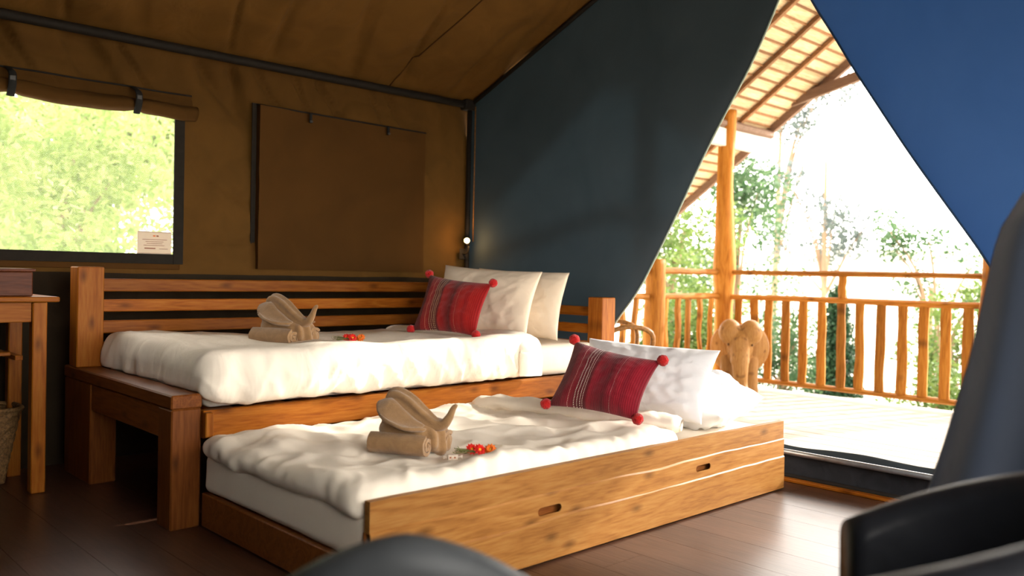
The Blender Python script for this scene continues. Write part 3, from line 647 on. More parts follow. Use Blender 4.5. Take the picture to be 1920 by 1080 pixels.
# ================================================================== daybed and trundle bed
DX0, DX1, DY0 = 1.166, 3.50, 2.878
db = thing('daybed', 'wooden daybed with slatted back and thick square posts', 'bed', (2.33, 3.4, 0))
box('front_leg', (DX0, DY0, 0), (1.270, 2.995, 0.414), 'teak_brown_z', db, bev=0.005)
def live_beam(name, y0, y1, z0, z1, x0, x1, mat):
    n = 30; V, F = [], []
    for i in range(n+1):
        yy = lerp(y0, y1, i/n); zt = z1 + (0.012*nz(yy*4.2, 3.3)+0.004*nz(yy*13, 1) if 0 else 0)
        for xx, zz in ((x0, z0), (x1, z0), (x1, zt), (x0, zt)): V.append((xx, yy, zz))
    for i in range(n):
        for k in range(4): F.append([i*4+k, i*4+(k+1) % 4, i*4+4+(k+1) % 4, i*4+4+k])
    F += [[3, 2, 1, 0], [n*4, n*4+1, n*4+2, n*4+3]]
    return mesh(name, V, F, mat, db)
box('armrest', (DX0-0.002, DY0-0.002, 0.4145), (1.272, 4.04, 0.463), 'teak_brown_y', db, bev=0.005)
box('arm_apron', (DX0+0.004, 2.996, 0.306), (1.262, 3.70, 0.4135), 'teak_brown_y', db, bev=0.004)
box('back_leg', (DX0, 3.701, 0), (1.270, 4.035, 0.4135), 'teak_brown_z', db, bev=0.005)
box('back_post', (DX0+0.001, 3.885, 0.4635), (1.275, 3.985, 0.892), 'teak_z', db, bev=0.004)
box('back_post', (3.395, 3.885, 0.0), (3.50, 3.985, 0.80), 'teak_z', db, bev=0.004)
box('front_post', (3.392, DY0, 0.0), (3.498, 2.978, 0.788), 'teak_z', db, bev=0.004)
for z0, z1 in ((0.786, 0.842), (0.697, 0.751), (0.603, 0.659), (0.508, 0.565)): box('back_slat', (1.276, 3.925, z0), (3.394, 3.950, z1), 'teak_x', db, bev=0.004)
for z0, z1 in ((0.686, 0.736), (0.594, 0.644), (0.502, 0.552)): box('end_slat', (3.43, 2.979, z0), (3.455, 3.884, z1), 'teak_y', db, bev=0.004)
box('front_rail', (1.274, 2.872, 0.305), (3.391, 2.912, 0.402), 'teak_x', db, bev=0.004)
box('rail_cleat', (1.2715, 2.845, 0.312), (1.300, 2.8715, 0.398), 'teak_z', db, bev=0.003)
box('back_rail', (1.274, 3.90, 0.305), (3.391, 3.924, 0.402), 'teak_x', db, bev=0.004)
box('sun_block_panel', (3.43, 2.979, 0.03), (3.455, 3.884, 0.40), 'teak_y', db, bev=0.003)  # unseen panel added to stop sun passing under the daybed
for i in range(10): box('bed_slat', (1.32+i*0.21, 2.914, 0.372), (1.43+i*0.21, 3.898, 0.392), 'teak_y', db, bev=0.003)

tb = thing('trundle_bed', 'pulled out wooden trundle bed with two slots in its front', 'bed', (2.33, 2.35, 0))
TX0, TX1, TY0 = 1.267, 3.392, 1.838
def seam(k, xx): return ((0.146, 0.222)[k]) - (0.012 if k == 0 else 0.004)*(1-(xx-TX0)/(TX1-TX0)) + 0.008*nz(xx*2.6, 4.0+k*7) + 0.003*nz(xx*7, k)
def plank_front(name, lo, hi, y0, y1, holes=(), cham=0.0):
    bm = bmesh.new(); n = 46
    top = [bm.verts.new((lerp(TX0, TX1, i/n), y0, hi(lerp(TX0, TX1, i/n)))) for i in range(n+1)]
    bot = [bm.verts.new((lerp(TX0, TX1, i/n), y0, lo(lerp(TX0, TX1, i/n)))) for i in range(n+1)]
    loop = bot+top[::-1]; E_ = [bm.edges.new((loop[i], loop[(i+1) % len(loop)])) for i in range(len(loop))]
    for (hx0, hx1, hz, hr) in holes:
        hv = []
        for i in range(9): a = -pi/2+pi*i/8; hv.append(bm.verts.new((hx1-hr+hr*cos(a), y0, hz+hr*sin(a))))
        for i in range(9): a = pi/2+pi*i/8; hv.append(bm.verts.new((hx0+hr+hr*cos(a), y0, hz+hr*sin(a))))
        E_ += [bm.edges.new((hv[i], hv[(i+1) % len(hv)])) for i in range(len(hv))]
    r = bmesh.ops.triangle_fill(bm, edges=E_, use_beauty=True)
    bmesh.ops.recalc_face_normals(bm, faces=bm.faces[:])
    if bm.faces and sum(f.normal.y*f.calc_area() for f in bm.faces) > 0: bmesh.ops.reverse_faces(bm, faces=bm.faces[:])
    ex = bmesh.ops.extrude_face_region(bm, geom=bm.faces[:])
    for v in [g for g in ex['geom'] if isinstance(g, bmesh.types.BMVert)]: v.co.y = y1
    for v in bm.verts:
        if cham and abs(v.co.y-y0) < 1e-5 and abs(v.co.z-hi(v.co.x)) < 1e-4: v.co.z -= cham*(0.8+0.5*nz(v.co.x*2.2, 3.0+lo(1.5)*9))
    bmesh.ops.recalc_face_normals(bm, faces=bm.faces[:])
    v, f = bm_out(bm); return mesh(name, v, f, 'teak_front', tb)
plank_front('front_plank', lambda q: 0.007, lambda q: seam(0, q)-0.001, TY0-0.0010, TY0+0.0028, cham=0.006)
plank_front('front_plank', lambda q: seam(0, q)-0.001, lambda q: seam(1, q)-0.001, TY0+0.0030, TY0+0.0065, cham=0.006, holes=((1.887, 1.993, 0.164, 0.013), (2.735, 2.832, 0.178, 0.012)))
plank_front('front_plank', lambda q: seam(1, q)-0.006, lambda q: 0.300-0.006*(q-TX0)/2+0.003*nz(q*4), TY0+0.007, TY0+0.030)
box('end_board', (TX0, TY0+0.037, 0.007), (TX0+0.024, 2.858, 0.122), 'teak_red', tb, bev=0.003)
box('end_board', (TX1-0.024, TY0+0.037, 0.007), (TX1, 2.858, 0.122), 'teak_red', tb, bev=0.003)
box('back_board', (TX0+0.025, 2.835, 0.007), (TX1-0.025, 2.858, 0.122), 'teak_x', tb, bev=0.003)
box('bed_base', (TX0+0.025, TY0+0.037, 0.085), (TX1-0.025, 2.834, 0.105), 'teak_x', tb, bev=0.002)
box('front_backing', (TX0, TY0+0.0305, 0.008), (TX1, TY0+0.036, 0.215), 'teak_red', tb, bev=0)
box('bottom_fillet', (TX0+0.002, TY0+0.003, 0.009), (TX1-0.002, TY0+0.0300, 0.118), 'teak_red', tb, bev=0)
for xx in (1.40, 3.24):
    for yy in (1.95, 2.70): tube('caster', [(xx, yy-0.012, 0.0125), (xx, yy+0.012, 0.0125)], 0.0122, 'metal_dark', tb, n=12)

# ------------------------------------------------------------------ bedding
def rg(x, y, z=0.0, w=4.0): return max(0.0, 1-w*abs(nz(x, y, z)))**1.5
def matt_disp(seed, amp):
    def f(p, n):
        return p + n*amp*(nz(p.x*3.5+seed, p.y*3.5, p.z*6)+0.5*nz(p.x*9, p.y*9+seed, p.z*9))
    return f
um = mesh('mattress', *soft_box_vf((1.30, 2.915, 0.4035), (3.385, 3.895, 0.558), 0.035, (40, 20, 3), matt_disp(1, 0.004)), 'sheet', None, smooth=True, loc=(2.3, 3.4, 0.403))
props(um, 'white sheeted mattress on the raised daybed', 'mattress')
lm = mesh('mattress', *soft_box_vf((TX0+0.006, TY0+0.040, 0.1235), (TX1-0.02, 2.862, 0.262), 0.03, (40, 20, 3), matt_disp(4, 0.004)), 'sheet', None, smooth=True, loc=(2.3, 2.35, 0.12))
props(lm, 'white sheeted mattress in the trundle bed', 'mattress')
# upper duvet: puffy, falling over the front in soft folds
def ud(p, n):
    q = p.copy()
    fr_ = sstep(2.99, 2.90, p.y)                      # front fall
    if fr_ > 0:
        fold = -0.012*rg(p.x*9+p.z*5, p.z*2.0, 3, 3.0)-0.008*rg(p.x*17-p.z*9, p.z*3.0, 7, 3.0)+0.010*nz(p.x*11+0.6*nz(p.z*7), 2.0, p.z*1.5)+0.010*nz(p.x*26, 5, p.z*2.5)
        q.y += fold*fr_*(0.25+0.75*sstep(0.60, 0.47, p.z)) - 0.004
        if p.z < 0.5: q.z += (0.012*nz(p.x*8, 9)+0.006*nz(p.x*21, 3))*fr_*sstep(0.5, 0.43, p.z)
    lf = sstep(1.40, 1.29, p.x)
    if lf > 0:
        q.x += lf*(0.022*nz(p.y*8, 4.0, p.z*5)+0.012*nz(p.y*21+p.z*9, 1.0, p.z*4)); 
        if p.z < 0.5: q.z = max(q.z, 0.466+0.004*nz(p.y*9))*lf+q.z*(1-lf) if p.y > 2.90 else q.z
    tp = sstep(0.55, 0.59, p.z)
    q.z += tp*(0.005*rg(p.x*4, p.y*3, 4)+0.012*nz(p.x*3.1, p.y*3.4, 6)+0.005*nz(p.x*9, p.y*9, 2)+0.008*sstep(3.1, 2.93, p.y)+0.018*sstep(1.75, 1.35, p.x)*sstep(2.95, 3.5, p.y))
    q.z -= tp*0.018*sstep(3.1, 3.8, p.y)*sstep(1.5, 2.0, p.x)
    return q
upd = thing('duvet', 'white duvet on the raised daybed, falling over its front', 'duvet', (2.05, 3.35, 0.5))
mesh('duvet_cover', *soft_box_vf((1.262, 2.848, 0.415), (2.86, 3.905, 0.600), (0.075, 0.055, 0.07), (150, 60, 16), ud), 'linen', upd, smooth=True)
def band_path(t):
    P_ = spline([(2.80, 3.86, 0.585), (2.845, 3.5, 0.592), (2.855, 3.2, 0.60), (2.85, 2.97, 0.607), (2.845, 2.875, 0.580), (2.838, 2.838, 0.52), (2.835, 2.836, 0.425)], 60); return P_
V, F = [], []; BP = band_path(0); nb = 18
for i, p in enumerate(BP):
    t = (BP[min(i+1, 59)]-BP[max(i-1, 0)]).normalized(); a = Vector((1, 0, 0)); a = (a-t*a.dot(t)).normalized(); b_ = a.cross(t)
    if b_.z < 0 and abs(b_.z) > 0.3: b_ = -b_
    for k in range(nb):
        th_ = 2*pi*k/nb; V.append(p+a*(0.075+0.012*nz(i*0.12, 3))*cos(th_)+b_*(0.020+0.006*nz(i*0.3, k*0.6))*sin(th_))
for i in range(59):
    for k in range(nb): F.append([i*nb+k, i*nb+(k+1) % nb, (i+1)*nb+(k+1) % nb, (i+1)*nb+k])
F += [list(range(nb)), [59*nb+k for k in range(nb)][::-1]]
mesh('turned_down_edge', V, F, 'sheet', upd, smooth=True)
# lower duvet: rumpled, dented under the folded towel
def ld(p, n):
    q = p.copy(); tp = sstep(0.285, 0.315, p.z)
    d = sqrt(((p.x-1.68)/0.26)**2+((p.y-2.30)/0.24)**2)
    q.z += tp*(0.020*nz(p.x*2.6, p.y*3.0, 3)+0.011*nz(p.x*6+1.5*nz(p.y*3), p.y*7, 1)+0.006*nz(p.x*14, p.y*10, 8)+0.009*rg(p.x*3.2+p.y*1.6, p.y*3.4-p.x*1.5, 2)+0.006*rg(p.x*6-p.y*4, p.y*5+p.x*3, 5)-0.020*exp(-d*d)+0.016*sstep(2.05, 1.90, p.y)*sstep(1.27, 1.8, p.x))
    q.z -= tp*0.028*sstep(1.50, 1.28, p.x)*sstep(2.2, 2.6, p.y)*0.4
    if p.x < 1.36: q.x += sstep(1.36, 1.28, p.x)*(0.014*nz(p.y*7, p.z*8)+0.008*nz(p.y*19, p.z*12, 4)); q.z += sstep(1.36, 1.28, p.x)*(0.010*nz(p.y*4, 8)+0.004*nz(p.y*15, 2))
    if p.y < 1.93: q.y += sstep(1.93, 1.885, p.y)*0.008*nz(p.x*22, 3); q.z += tp*sstep(1.96, 1.89, p.y)*0.010*nz(p.x*24, 6)
    return q
lod = thing('duvet', 'rumpled white duvet on the trundle bed', 'duvet', (2.0, 2.35, 0.27))
mesh('duvet_cover', *soft_box_vf((1.252, 1.876, 0.236), (2.70, 2.867, 0.322), (0.055, 0.05, 0.040), (120, 84, 3), ld), 'sheet', lod, smooth=True)
V, F = [], []; BP = spline([(2.47, 2.80, 0.330), (2.49, 2.64, 0.350), (2.56, 2.40, 0.348), (2.62, 2.20, 0.344), (2.68, 2.00, 0.345), (2.73, 1.905, 0.336)], 60)
for i, p in enumerate(BP):
    t = (BP[min(i+1, 59)]-BP[max(i-1, 0)]).normalized(); a = Vector((0, 0, 1)).cross(t).normalized(); b_ = t.cross(a)
    e = sstep(-2, 4, i)*sstep(61, 55, i); sw = 1+0.35*sstep(2.2, 1.95, p.y)
    for k in range(nb):
        th_ = 2*pi*k/nb; V.append(p+a*(0.056*sw+0.010*nz(i*0.16, k*0.35))*cos(th_)*(0.45+0.55*e)+b_*(0.034+0.008*nz(i*0.25, k*0.5, 5))*sin(th_)*(0.5+0.5*e))
for i in range(59):
    for k in range(nb): F.append([i*nb+k, i*nb+(k+1) % nb, (i+1)*nb+(k+1) % nb, (i+1)*nb+k])
F += [list(range(nb)), [59*nb+k for k in range(nb)][::-1]]
mesh('turned_down_edge', V, F, 'linen', lod, smooth=True)

def pillow_vf(BL, BR, TR, TL, thick, pinch=0.07, nx=64, ny=48, wr=0.006, seed=0, flip=False, power=0.62):
    BL, BR, TR, TL = map(Vector, (BL, BR, TR, TL)); nrm = (BR-BL).cross(TL-BL).normalized()
    V, F, UV = [], [], []
    def P_(u, v):
        a = (u+1)/2; b = (v+1)/2; return BL*(1-a)*(1-b)+BR*a*(1-b)+TR*a*b+TL*(1-a)*b
    ids = {}
    for s in (1, -1):
        for j in range(ny+1):
            for i in range(nx+1):
                edge = i in (0, nx) or j in (0, ny)
                if s == -1 and edge: ids[(s, i, j)] = ids[(1, i, j)]; continue
                u = -cos(pi*i/nx) if 0 else (2*i/nx-1); v = 2*j/ny-1
                u = sin(u*pi/2)*0.5+u*0.5; v = sin(v*pi/2)*0.5+v*0.5
                u2 = u*(1-pinch*(1-v*v)); v2 = v*(1-pinch*(1-u*u))
                h = thick/2*(max(0, 1-u**4)*max(0, 1-v**4))**power*(0.78+0.22*(1-u*u)*(1-v*v))
                w = wr*(nz(u*3.2+seed, v*3.2, s)+0.8*nz(u*7+seed, v*5, s*2)+0.6*rg(u*2.6+v*1.7+seed, v*3.0-u*1.2, s*3.0, 3.5)+0.45*rg(u*5-v*3+seed, v*4+u*2, s*5.0, 3.5))*(1-u**6)*(1-v**6)
                ids[(s, i, j)] = len(V); V.append(P_(u2, v2)+nrm*(s*(h+w))); UV.append(((u+1)/2, (v+1)/2))
        for j in range(ny):
            for i in range(nx):
                q = [ids[(s, i, j)], ids[(s, i+1, j)], ids[(s, i+1, j+1)], ids[(s, i, j+1)]]
                F.append(q if s == 1 else q[::-1])
    return V, F, UV
def pillow(name, label, corners, thick, mat='pillow_cotton', cat='pillow', group=None, **k):
    V, F, UV = pillow_vf(*corners, thick, **k); c = sum((Vector(q) for q in corners), Vector())/4
    o = mesh(name, V, F, mat, None, smooth=True, uv=UV, loc=c); return props(o, label, cat, group)
pillow('pillow', 'front cream pillow behind the scarlet cushion on the daybed', ((2.84, 3.60, 0.598), (2.93, 2.965, 0.590), (3.10, 3.03, 0.915), (2.985, 3.665, 0.942)), 0.15, seed=1, wr=0.007, mat='pillow_cream')
pillow('pillow', 'rear cream pillow leaning on the end slats of the daybed', ((3.07, 3.62, 0.575), (3.12, 2.935, 0.572), (3.335, 3.06, 0.914), (3.28, 3.72, 0.93)), 0.15, seed=5, wr=0.007, mat='pillow_cream')
pillow('pillow', 'large white pillow behind the crimson cushion on the trundle bed', ((2.79, 2.52, 0.335), (2.83, 1.885, 0.330), (3.02, 1.93, 0.607), (2.955, 2.58, 0.615)), 0.15, seed=9, wr=0.009)
pillow('pillow', 'crumpled white pillow lying rearmost on the trundle bed', ((2.97, 2.50, 0.350), (2.98, 1.90, 0.345), (3.375, 1.93, 0.385), (3.36, 2.52, 0.40)), 0.22, seed=14, wr=0.022, pinch=0.03)
def pom(p, r, parent, seed):
    bm = bmesh.new(); bmesh.ops.create_icosphere(bm, subdivisions=4, radius=1)
    for v in bm.verts: v.co = Vector(p)+v.co*r*(1+0.13*nz(v.co.x*6+seed, v.co.y*6, v.co.z*6)+0.08*nz(v.co.x*17, v.co.y*17+seed, v.co.z*17))
    v, f = bm_out(bm); return mesh('pompom', v, f, 'pompom', parent, smooth=True)
def red_cushion(label, corners, thick, mat, seed, pr=0.021):
    c = sum((Vector(q) for q in corners), Vector())/4; c.z = min(q[2] for q in corners)
    t = thing('cushion', label, 'cushion', c)
    V, F, UV = pillow_vf(*corners, thick, seed=seed, wr=0.004, pinch=0.09, power=0.7); mesh('cushion_cover', V, F, mat, t, smooth=True, uv=UV)
    ctr = sum((Vector(q) for q in corners), Vector())/4
    for i, q in enumerate(corners): pom(Vector(q)+(Vector(q)-ctr).normalized()*0.006+Vector((0, 0, 0.010 if i < 2 else 0)), pr, t, i+seed)
red_cushion('scarlet woven cushion with pompoms on the daybed', ((2.545, 3.375, 0.612), (2.635, 3.005, 0.606), (2.765, 3.04, 0.852), (2.700, 3.44, 0.888)), 0.13, 'cushion_scarlet', 2)
red_cushion('crimson woven cushion with pompoms on the trundle bed', ((2.385, 2.29, 0.394), (2.50, 1.945, 0.372), (2.605, 1.918, 0.588), (2.515, 2.27, 0.642)), 0.13, 'cushion_crimson', 6)

# ================================================================== towels folded into elephants, flowers, soaps
def roll_vf(L, R, turns=2.3, x0=0.0, cy=0.0, cz=None, flat=0.9, seed=0, start=0.0):
    """a towel rolled up along x; the spiral shows at both ends"""
    cz = R*flat if cz is None else cz; n = 26*3; pts_o, pts_i = [], []
    pitch = R*0.86/turns; th_ = pitch*0.80
    for i in range(n+1):
        a = 2*pi*turns*i/n; r = R-pitch*a/(2*pi); pts_o.append((r, a+start)); pts_i.append((max(0.0015, r-th_), a+start))
    prof = pts_o+pts_i[::-1]; V, F = [], []; m = len(prof); secs = 9
    for s in range(secs+1):
        t = s/secs; xx = x0+L*t; e = 1-0.06*(abs(2*t-1)**4)
        for r, a in prof:
            rr_ = r*e*(1+0.05*nz(t*2+seed, cos(a), sin(a)))
            V.append(Vector((xx+0.004*nz(seed, a), cy+rr_*cos(a), cz+rr_*sin(a)*flat)))
    for s in range(secs):
        for k in range(m): F.append([s*m+k, s*m+(k+1) % m, (s+1)*m+(k+1) % m, (s+1)*m+k])
    h = n+1
    for base, rev in ((0, False), (secs*m, True)):
        for i in range(n):
            q = [base+i, base+i+1, base+m-2-i, base+m-1-i]; F.append(q if rev else q[::-1])
    return V, F
def sheet_solid(fn, nu, nv, th_):
    """a thick cloth panel following fn(u,v)"""
    P_ = [[Vector(fn(i/nu, j/nv)) for i in range(nu+1)] for j in range(nv+1)]; V, F = [], []; N_ = []
    for j in range(nv+1):
        for i in range(nu+1):
            du = P_[j][min(i+1, nu)]-P_[j][max(i-1, 0)]; dv = P_[min(j+1, nv)][i]-P_[max(j-1, 0)][i]; N_.append(du.cross(dv).normalized())
    W_ = nu+1
    for s in (1, -1):
        for j in range(nv+1):
            for i in range(W_):
                e = min(i, nu-i, j, nv-j); k = 0.55 if e == 0 else 1.0; V.append(P_[j][i]+N_[j*W_+i]*s*th_/2*k)
    o = W_*(nv+1)
    for j in range(nv):
        for i in range(nu):
            a = j*W_+i; F += [[a, a+1, a+W_+1, a+W_], [o+a, o+a+W_, o+a+W_+1, o+a+1]]
    ring = [i for i in range(W_)]+[j*W_+nu for j in range(1, nv+1)]+[nv*W_+i for i in range(nu-1, -1, -1)]+[j*W_ for j in range(nv-1, 0, -1)]
    for i in range(len(ring)): a, b = ring[i-1], ring[i]; F.append([a, o+a, o+b, b])
    return V, F
def towel_elephant(label, loc, rz, s=1.0, seed=0):
    t = thing('towel_elephant', label, 'towel', loc, rz=rz, group=None); t.scale = (s, s, s*0.94)
    # two rolls make the feet (near one on local -y)
    mesh('rolled_foot', *roll_vf(0.20, 0.048, 2.2, -0.125, -0.054, seed=seed, start=pi*0.6), 'terry', t, smooth=False, local=True)
    mesh('rolled_foot', *roll_vf(0.22, 0.050, 2.2, -0.115, 0.048, seed=seed+3, start=pi*0.2), 'terry', t, smooth=False, local=True)
    # draped body: a saddle of towelling over the rolls, higher at the back, falling over the front roll ends
    bod = [ellipsoid_vf((-0.055, 0.005, 0.085), (0.068, 0.074, 0.060)), ellipsoid_vf((0.0, 0.012, 0.082), (0.085, 0.066, 0.045)), ellipsoid_vf((0.062, 0.020, 0.062), (0.046, 0.058, 0.055)), ellipsoid_vf((-0.070, 0.0, 0.13), (0.046, 0.062, 0.058)), ellipsoid_vf((0.080, 0.030, 0.034), (0.032, 0.046, 0.036))]
    def bd(p, n): return p+n*(0.004*nz(p.x*30+seed, p.y*22, p.z*30)+0.006*sin(p.y*150+p.x*50+p.z*20)*sstep(0.05, 0.09, p.x))
    remesh('draped_body', join(*bod), 'terry', t, 0.0045, 5, disp=bd)
    # head: pleated forehead running down into the trunk
    ctrl = [(-0.088, 0, 0.172), (-0.070, 0, 0.198), (-0.030, 0, 0.182), (0.022, 0, 0.142), (0.068, 0, 0.112), (0.103, -0.002, 0.112), (0.126, -0.004, 0.138), (0.140, -0.004, 0.170), (0.152, -0.004, 0.186)]
    pts = spline(ctrl, 44); rad = [interp([(0, 0.018), (0.12, 0.031), (0.3, 0.033), (0.5, 0.026), (0.65, 0.018), (0.8, 0.012), (0.95, 0.008), (1, 0.005)], i/43) for i in range(44)]
    V, F = tube_vf(pts, rad, 28, True, 0.85, up=(0, 1, 0))
    V = [v+(v-pts[i//28]).normalized()*(0.006*sin(5*2*pi*(i % 28)/28)*sstep(0.75, 0.2, (i//28)/43)) if i < 44*28 else v for i, v in enumerate(V)]
    mesh('head_and_trunk', V, F, 'terry', t, smooth=True, local=True)
    # the two ears: broad flaps rolled over from the crown
    for sgn in (-1, 1):
        inn = spline([(-0.092, sgn*0.006, 0.196), (-0.060, sgn*0.026, 0.190), (-0.020, sgn*0.034, 0.160), (0.020, sgn*0.034, 0.128), (0.050, sgn*0.030, 0.108)], 27)
        mid = spline([(-0.118, sgn*0.030, 0.180), (-0.092, sgn*0.066, 0.160), (-0.045, sgn*0.080, 0.132), (0.006, sgn*0.078, 0.112), (0.052, sgn*0.056, 0.102)], 27)
        out = spline([(-0.112, sgn*0.040, 0.160), (-0.084, sgn*0.080, 0.146), (-0.036, sgn*0.098, 0.122), (0.020, sgn*0.096, 0.104), (0.066, sgn*0.070, 0.100)], 27)
        lip = spline([(-0.104, sgn*0.044, 0.150), (-0.078, sgn*0.090, 0.142), (-0.028, sgn*0.116, 0.122), (0.028, sgn*0.120, 0.112), (0.080, sgn*0.082, 0.108)], 27)
        def ear(u, v):
            k = round(u*26); q = spline([inn[k], mid[k], out[k], lip[k]], 15); return q[round(v*14)]+Vector((0, 0, 0.003*nz(u*5+seed, v*4, sgn)))
        V, F = sheet_solid(ear, 26, 14, 0.012)
        mesh('ear', V, F, 'terry', t, smooth=True, local=True)
    return t
towel_elephant('brown towel folded as an elephant on the raised daybed', (1.80, 3.25, 0.578), radians(-67), 1.0, 1)
towel_elephant('brown towel folded as an elephant on the trundle bed', (1.700, 2.232, 0.306), radians(-62), 0.98, 6)

def posy(label, loc, rz, seed):
    rnd = random.Random(seed); t = thing('flower_posy', label, 'flowers', loc, rz=rz)
    for i, (fx, fy, fz, mt_) in enumerate(((0.0, 0.0, 0.020, 'petal_red'), (0.034, 0.006, 0.020, 'petal_orange'), (-0.026, 0.016, 0.018, 'petal_red'))):
        ctr = Vector((fx, fy, fz)); ax = Vector((0.35-0.5*(i == 1), -0.75, 0.6)).normalized(); a = ax.cross(Vector((0, 0, 1))).normalized(); b = a.cross(ax)
        hd = mesh('flower_head', *ellipsoid_vf(ctr, (0.006, 0.006, 0.006), 10, 6), 'pollen', t, smooth=True, local=True)
        for ring_, npet, ln in ((0, 11, 0.019), (1, 8, 0.013)):
            for k in range(npet):
                th_ = 2*pi*k/npet+ring_*0.3; d = a*cos(th_)+b*sin(th_); side = d.cross(ax); p0 = ctr+d*0.003+ax*0.002*ring_; lift = ax*(0.002+0.005*ring_)
                pts = [p0-side*0.002, p0+side*0.002, p0+d*ln*0.6+side*0.0055+lift, p0+d*ln+lift*0.6, p0+d*ln*0.6-side*0.0055+lift, p0+d*ln*0.5+lift+ax*0.0022]
                mesh('petal', pts, [[0, 1, 5], [1, 2, 5], [2, 3, 5], [3, 4, 5], [4, 0, 5]], mt_, hd, local=True)
    for k in range(7):
        y0 = rnd.uniform(-0.012, 0.02); L_ = rnd.uniform(0.05, 0.085); z1 = rnd.uniform(0.004, 0.026)
        p = spline([(0.0, 0.006, 0.012), (-L_*0.5, y0*0.6, 0.010+z1*0.4), (-L_, y0, z1)], 8)
        st = mesh('stem', *tube_vf(p, 0.0013, 5), 'stem', t, local=True, smooth=True)
        for q in range(3, 8):
            c = p[q]; d = Vector((-0.6, rnd.uniform(-1, 1), rnd.uniform(0, 0.7))).normalized()*0.012; s_ = d.cross(Vector((0, 0, 1))).normalized()*0.0028
            mesh('leaf', [c, c+d*0.5+s_, c+d, c+d*0.5-s_], [[0, 1, 2, 3]], 'stem', st, local=True)
posy('red and orange flower posy beside the towel on the daybed', (2.05, 3.14, 0.590), radians(-40), 3)
posy('red and orange flower posy beside the towel on the trundle bed', (1.835, 2.06, 0.310), radians(-42), 5)
def soap(label, loc, rz):
    t = thing('wrapped_soap', label, 'soap', loc, rz=rz)
    mesh('wrapper', *soft_box_vf((-0.017, -0.010, 0), (0.017, 0.010, 0.018), 0.004, (4, 3, 2)), 'soap_paper', t, smooth=True, local=True)
    for sx in (-1, 1): mesh('twisted_end', *tube_vf([(sx*0.016, 0, 0.010), (sx*0.021, 0, 0.010), (sx*0.030, 0, 0.009)], [0.005, 0.003, 0.008], 8), 'soap_paper', t, smooth=True, local=True)
    for k in (-0.008, 0.006): box('printed_mark', (k-0.003, -0.0107, 0.007), (k+0.003, -0.0100, 0.012), 'ink', t, bev=0, local=True)
soap('small wrapped soap beside the towel on the daybed', (1.925, 3.19, 0.588), radians(-35))
soap('small wrapped soap beside the towel on the trundle bed', (1.735, 2.075, 0.308), radians(-35))

# ================================================================== wall lamp in the corner
lp = thing('wall_lamp', 'small glowing reading lamp fixed in the tent corner', 'lamp', (3.52, 4.165, 1.0))
box('wall_plate', (3.495, 4.15, 0.985), (3.545, 4.160, 1.055), 'metal_dark', lp, bev=0.004)
tube('arm', spline([(3.52, 4.15, 1.02), (3.525, 4.11, 1.03), (3.52, 4.095, 1.07)], 12), 0.006, 'metal_dark', lp, n=8)
tube('shade', spline([(3.52, 4.100, 1.075), (3.515, 4.105, 1.095), (3.50, 4.095, 1.112)], 8), [0.010, 0.014, 0.018, 0.020, 0.021, 0.021, 0.021, 0.020], 'metal_dark', lp, n=14)
mesh('bulb', *ellipsoid_vf((3.495, 4.085, 1.103), (0.016, 0.016, 0.016), 16, 10), 'bulb', lp, smooth=True)
pl = bpy.data.lights.new('lamp_glow', 'POINT'); pl.energy = 1.8; pl.color = (1.0, 0.55, 0.18); pl.shadow_soft_size = 0.02
plo = bpy.data.objects.new('lamp_glow', pl); COL.objects.link(plo); plo.location = Vector((3.47, 4.06, 1.10))-Vector((3.52, 4.165, 1.0)); plo.parent = lp

# ================================================================== side table with box and basket
tbl = thing('side_table', 'tall slim wooden side table at the left edge', 'table', (0.6, 3.9, 0))
box('table_top', (-0.10, 3.655, 0.752), (1.035, 4.13, 0.772), 'teak_x', tbl, bev=0.004)
for lx, ly in ((0.948, 3.69), (0.948, 4.04), (-0.06, 3.69), (-0.06, 4.04)): box('leg', (lx, ly, 0), (lx+0.052, ly+0.052, 0.7515), 'teak_z', tbl, bev=0.004)
box('apron', (-0.007, 3.70, 0.672), (0.947, 3.72, 0.7515), 'teak_x', tbl, bev=0.003)
box('apron', (0.963, 3.743, 0.672), (0.983, 4.039, 0.7515), 'teak_y', tbl, bev=0.003)
box('shelf', (-0.0, 3.80, 0.535), (0.90, 4.10, 0.549), 'teak_x', tbl, bev=0.003)
for lx in (0.915, -0.03): box('shelf_bearer', (lx, 3.80, 0.515), (lx+0.028, 4.039, 0.534), 'teak_y', tbl, bev=0.002)
bxo = thing('wooden_box', 'dark red wooden box on the side table', 'box', (0.66, 3.85, 0.7725))
box('box_body', (0.42, 3.72, 0.7725), (0.955, 4.02, 0.868), 'dark_box', bxo, bev=0.004)
box('box_lid', (0.412, 3.712, 0.8685), (0.963, 4.028, 0.880), 'dark_box', bxo, bev=0.003)
tube('lid_handle', spline([(0.60, 3.84, 0.880), (0.60, 3.84, 0.902), (0.72, 3.84, 0.902), (0.72, 3.84, 0.880)], 14), 0.005, 'steel', bxo, n=8)
bk = thing('basket', 'woven basket on the floor under the side table', 'basket', (0.80, 3.98, 0))
V, F = [], []; n = 56
for i in range(15):
    t = i/14; rw = lerp(0.105, 0.155, t)
    for k in range(n):
        th_ = 2*pi*k/n; q = (abs(cos(th_))**4+abs(sin(th_))**4)**-0.25; rr_ = rw*q*(1+0.025*(1 if (k//2+i) % 2 else -1)); V.append((0.80+rr_*cos(th_)*1.1, 3.98+rr_*sin(th_)*0.75, 0.005+t*0.30))
F = [[i*n+k, i*n+(k+1) % n, (i+1)*n+(k+1) % n, (i+1)*n+k] for i in range(14) for k in range(n)]+[list(range(n))[::-1]]
mesh('basket_wall', V, F, 'basket', bk)
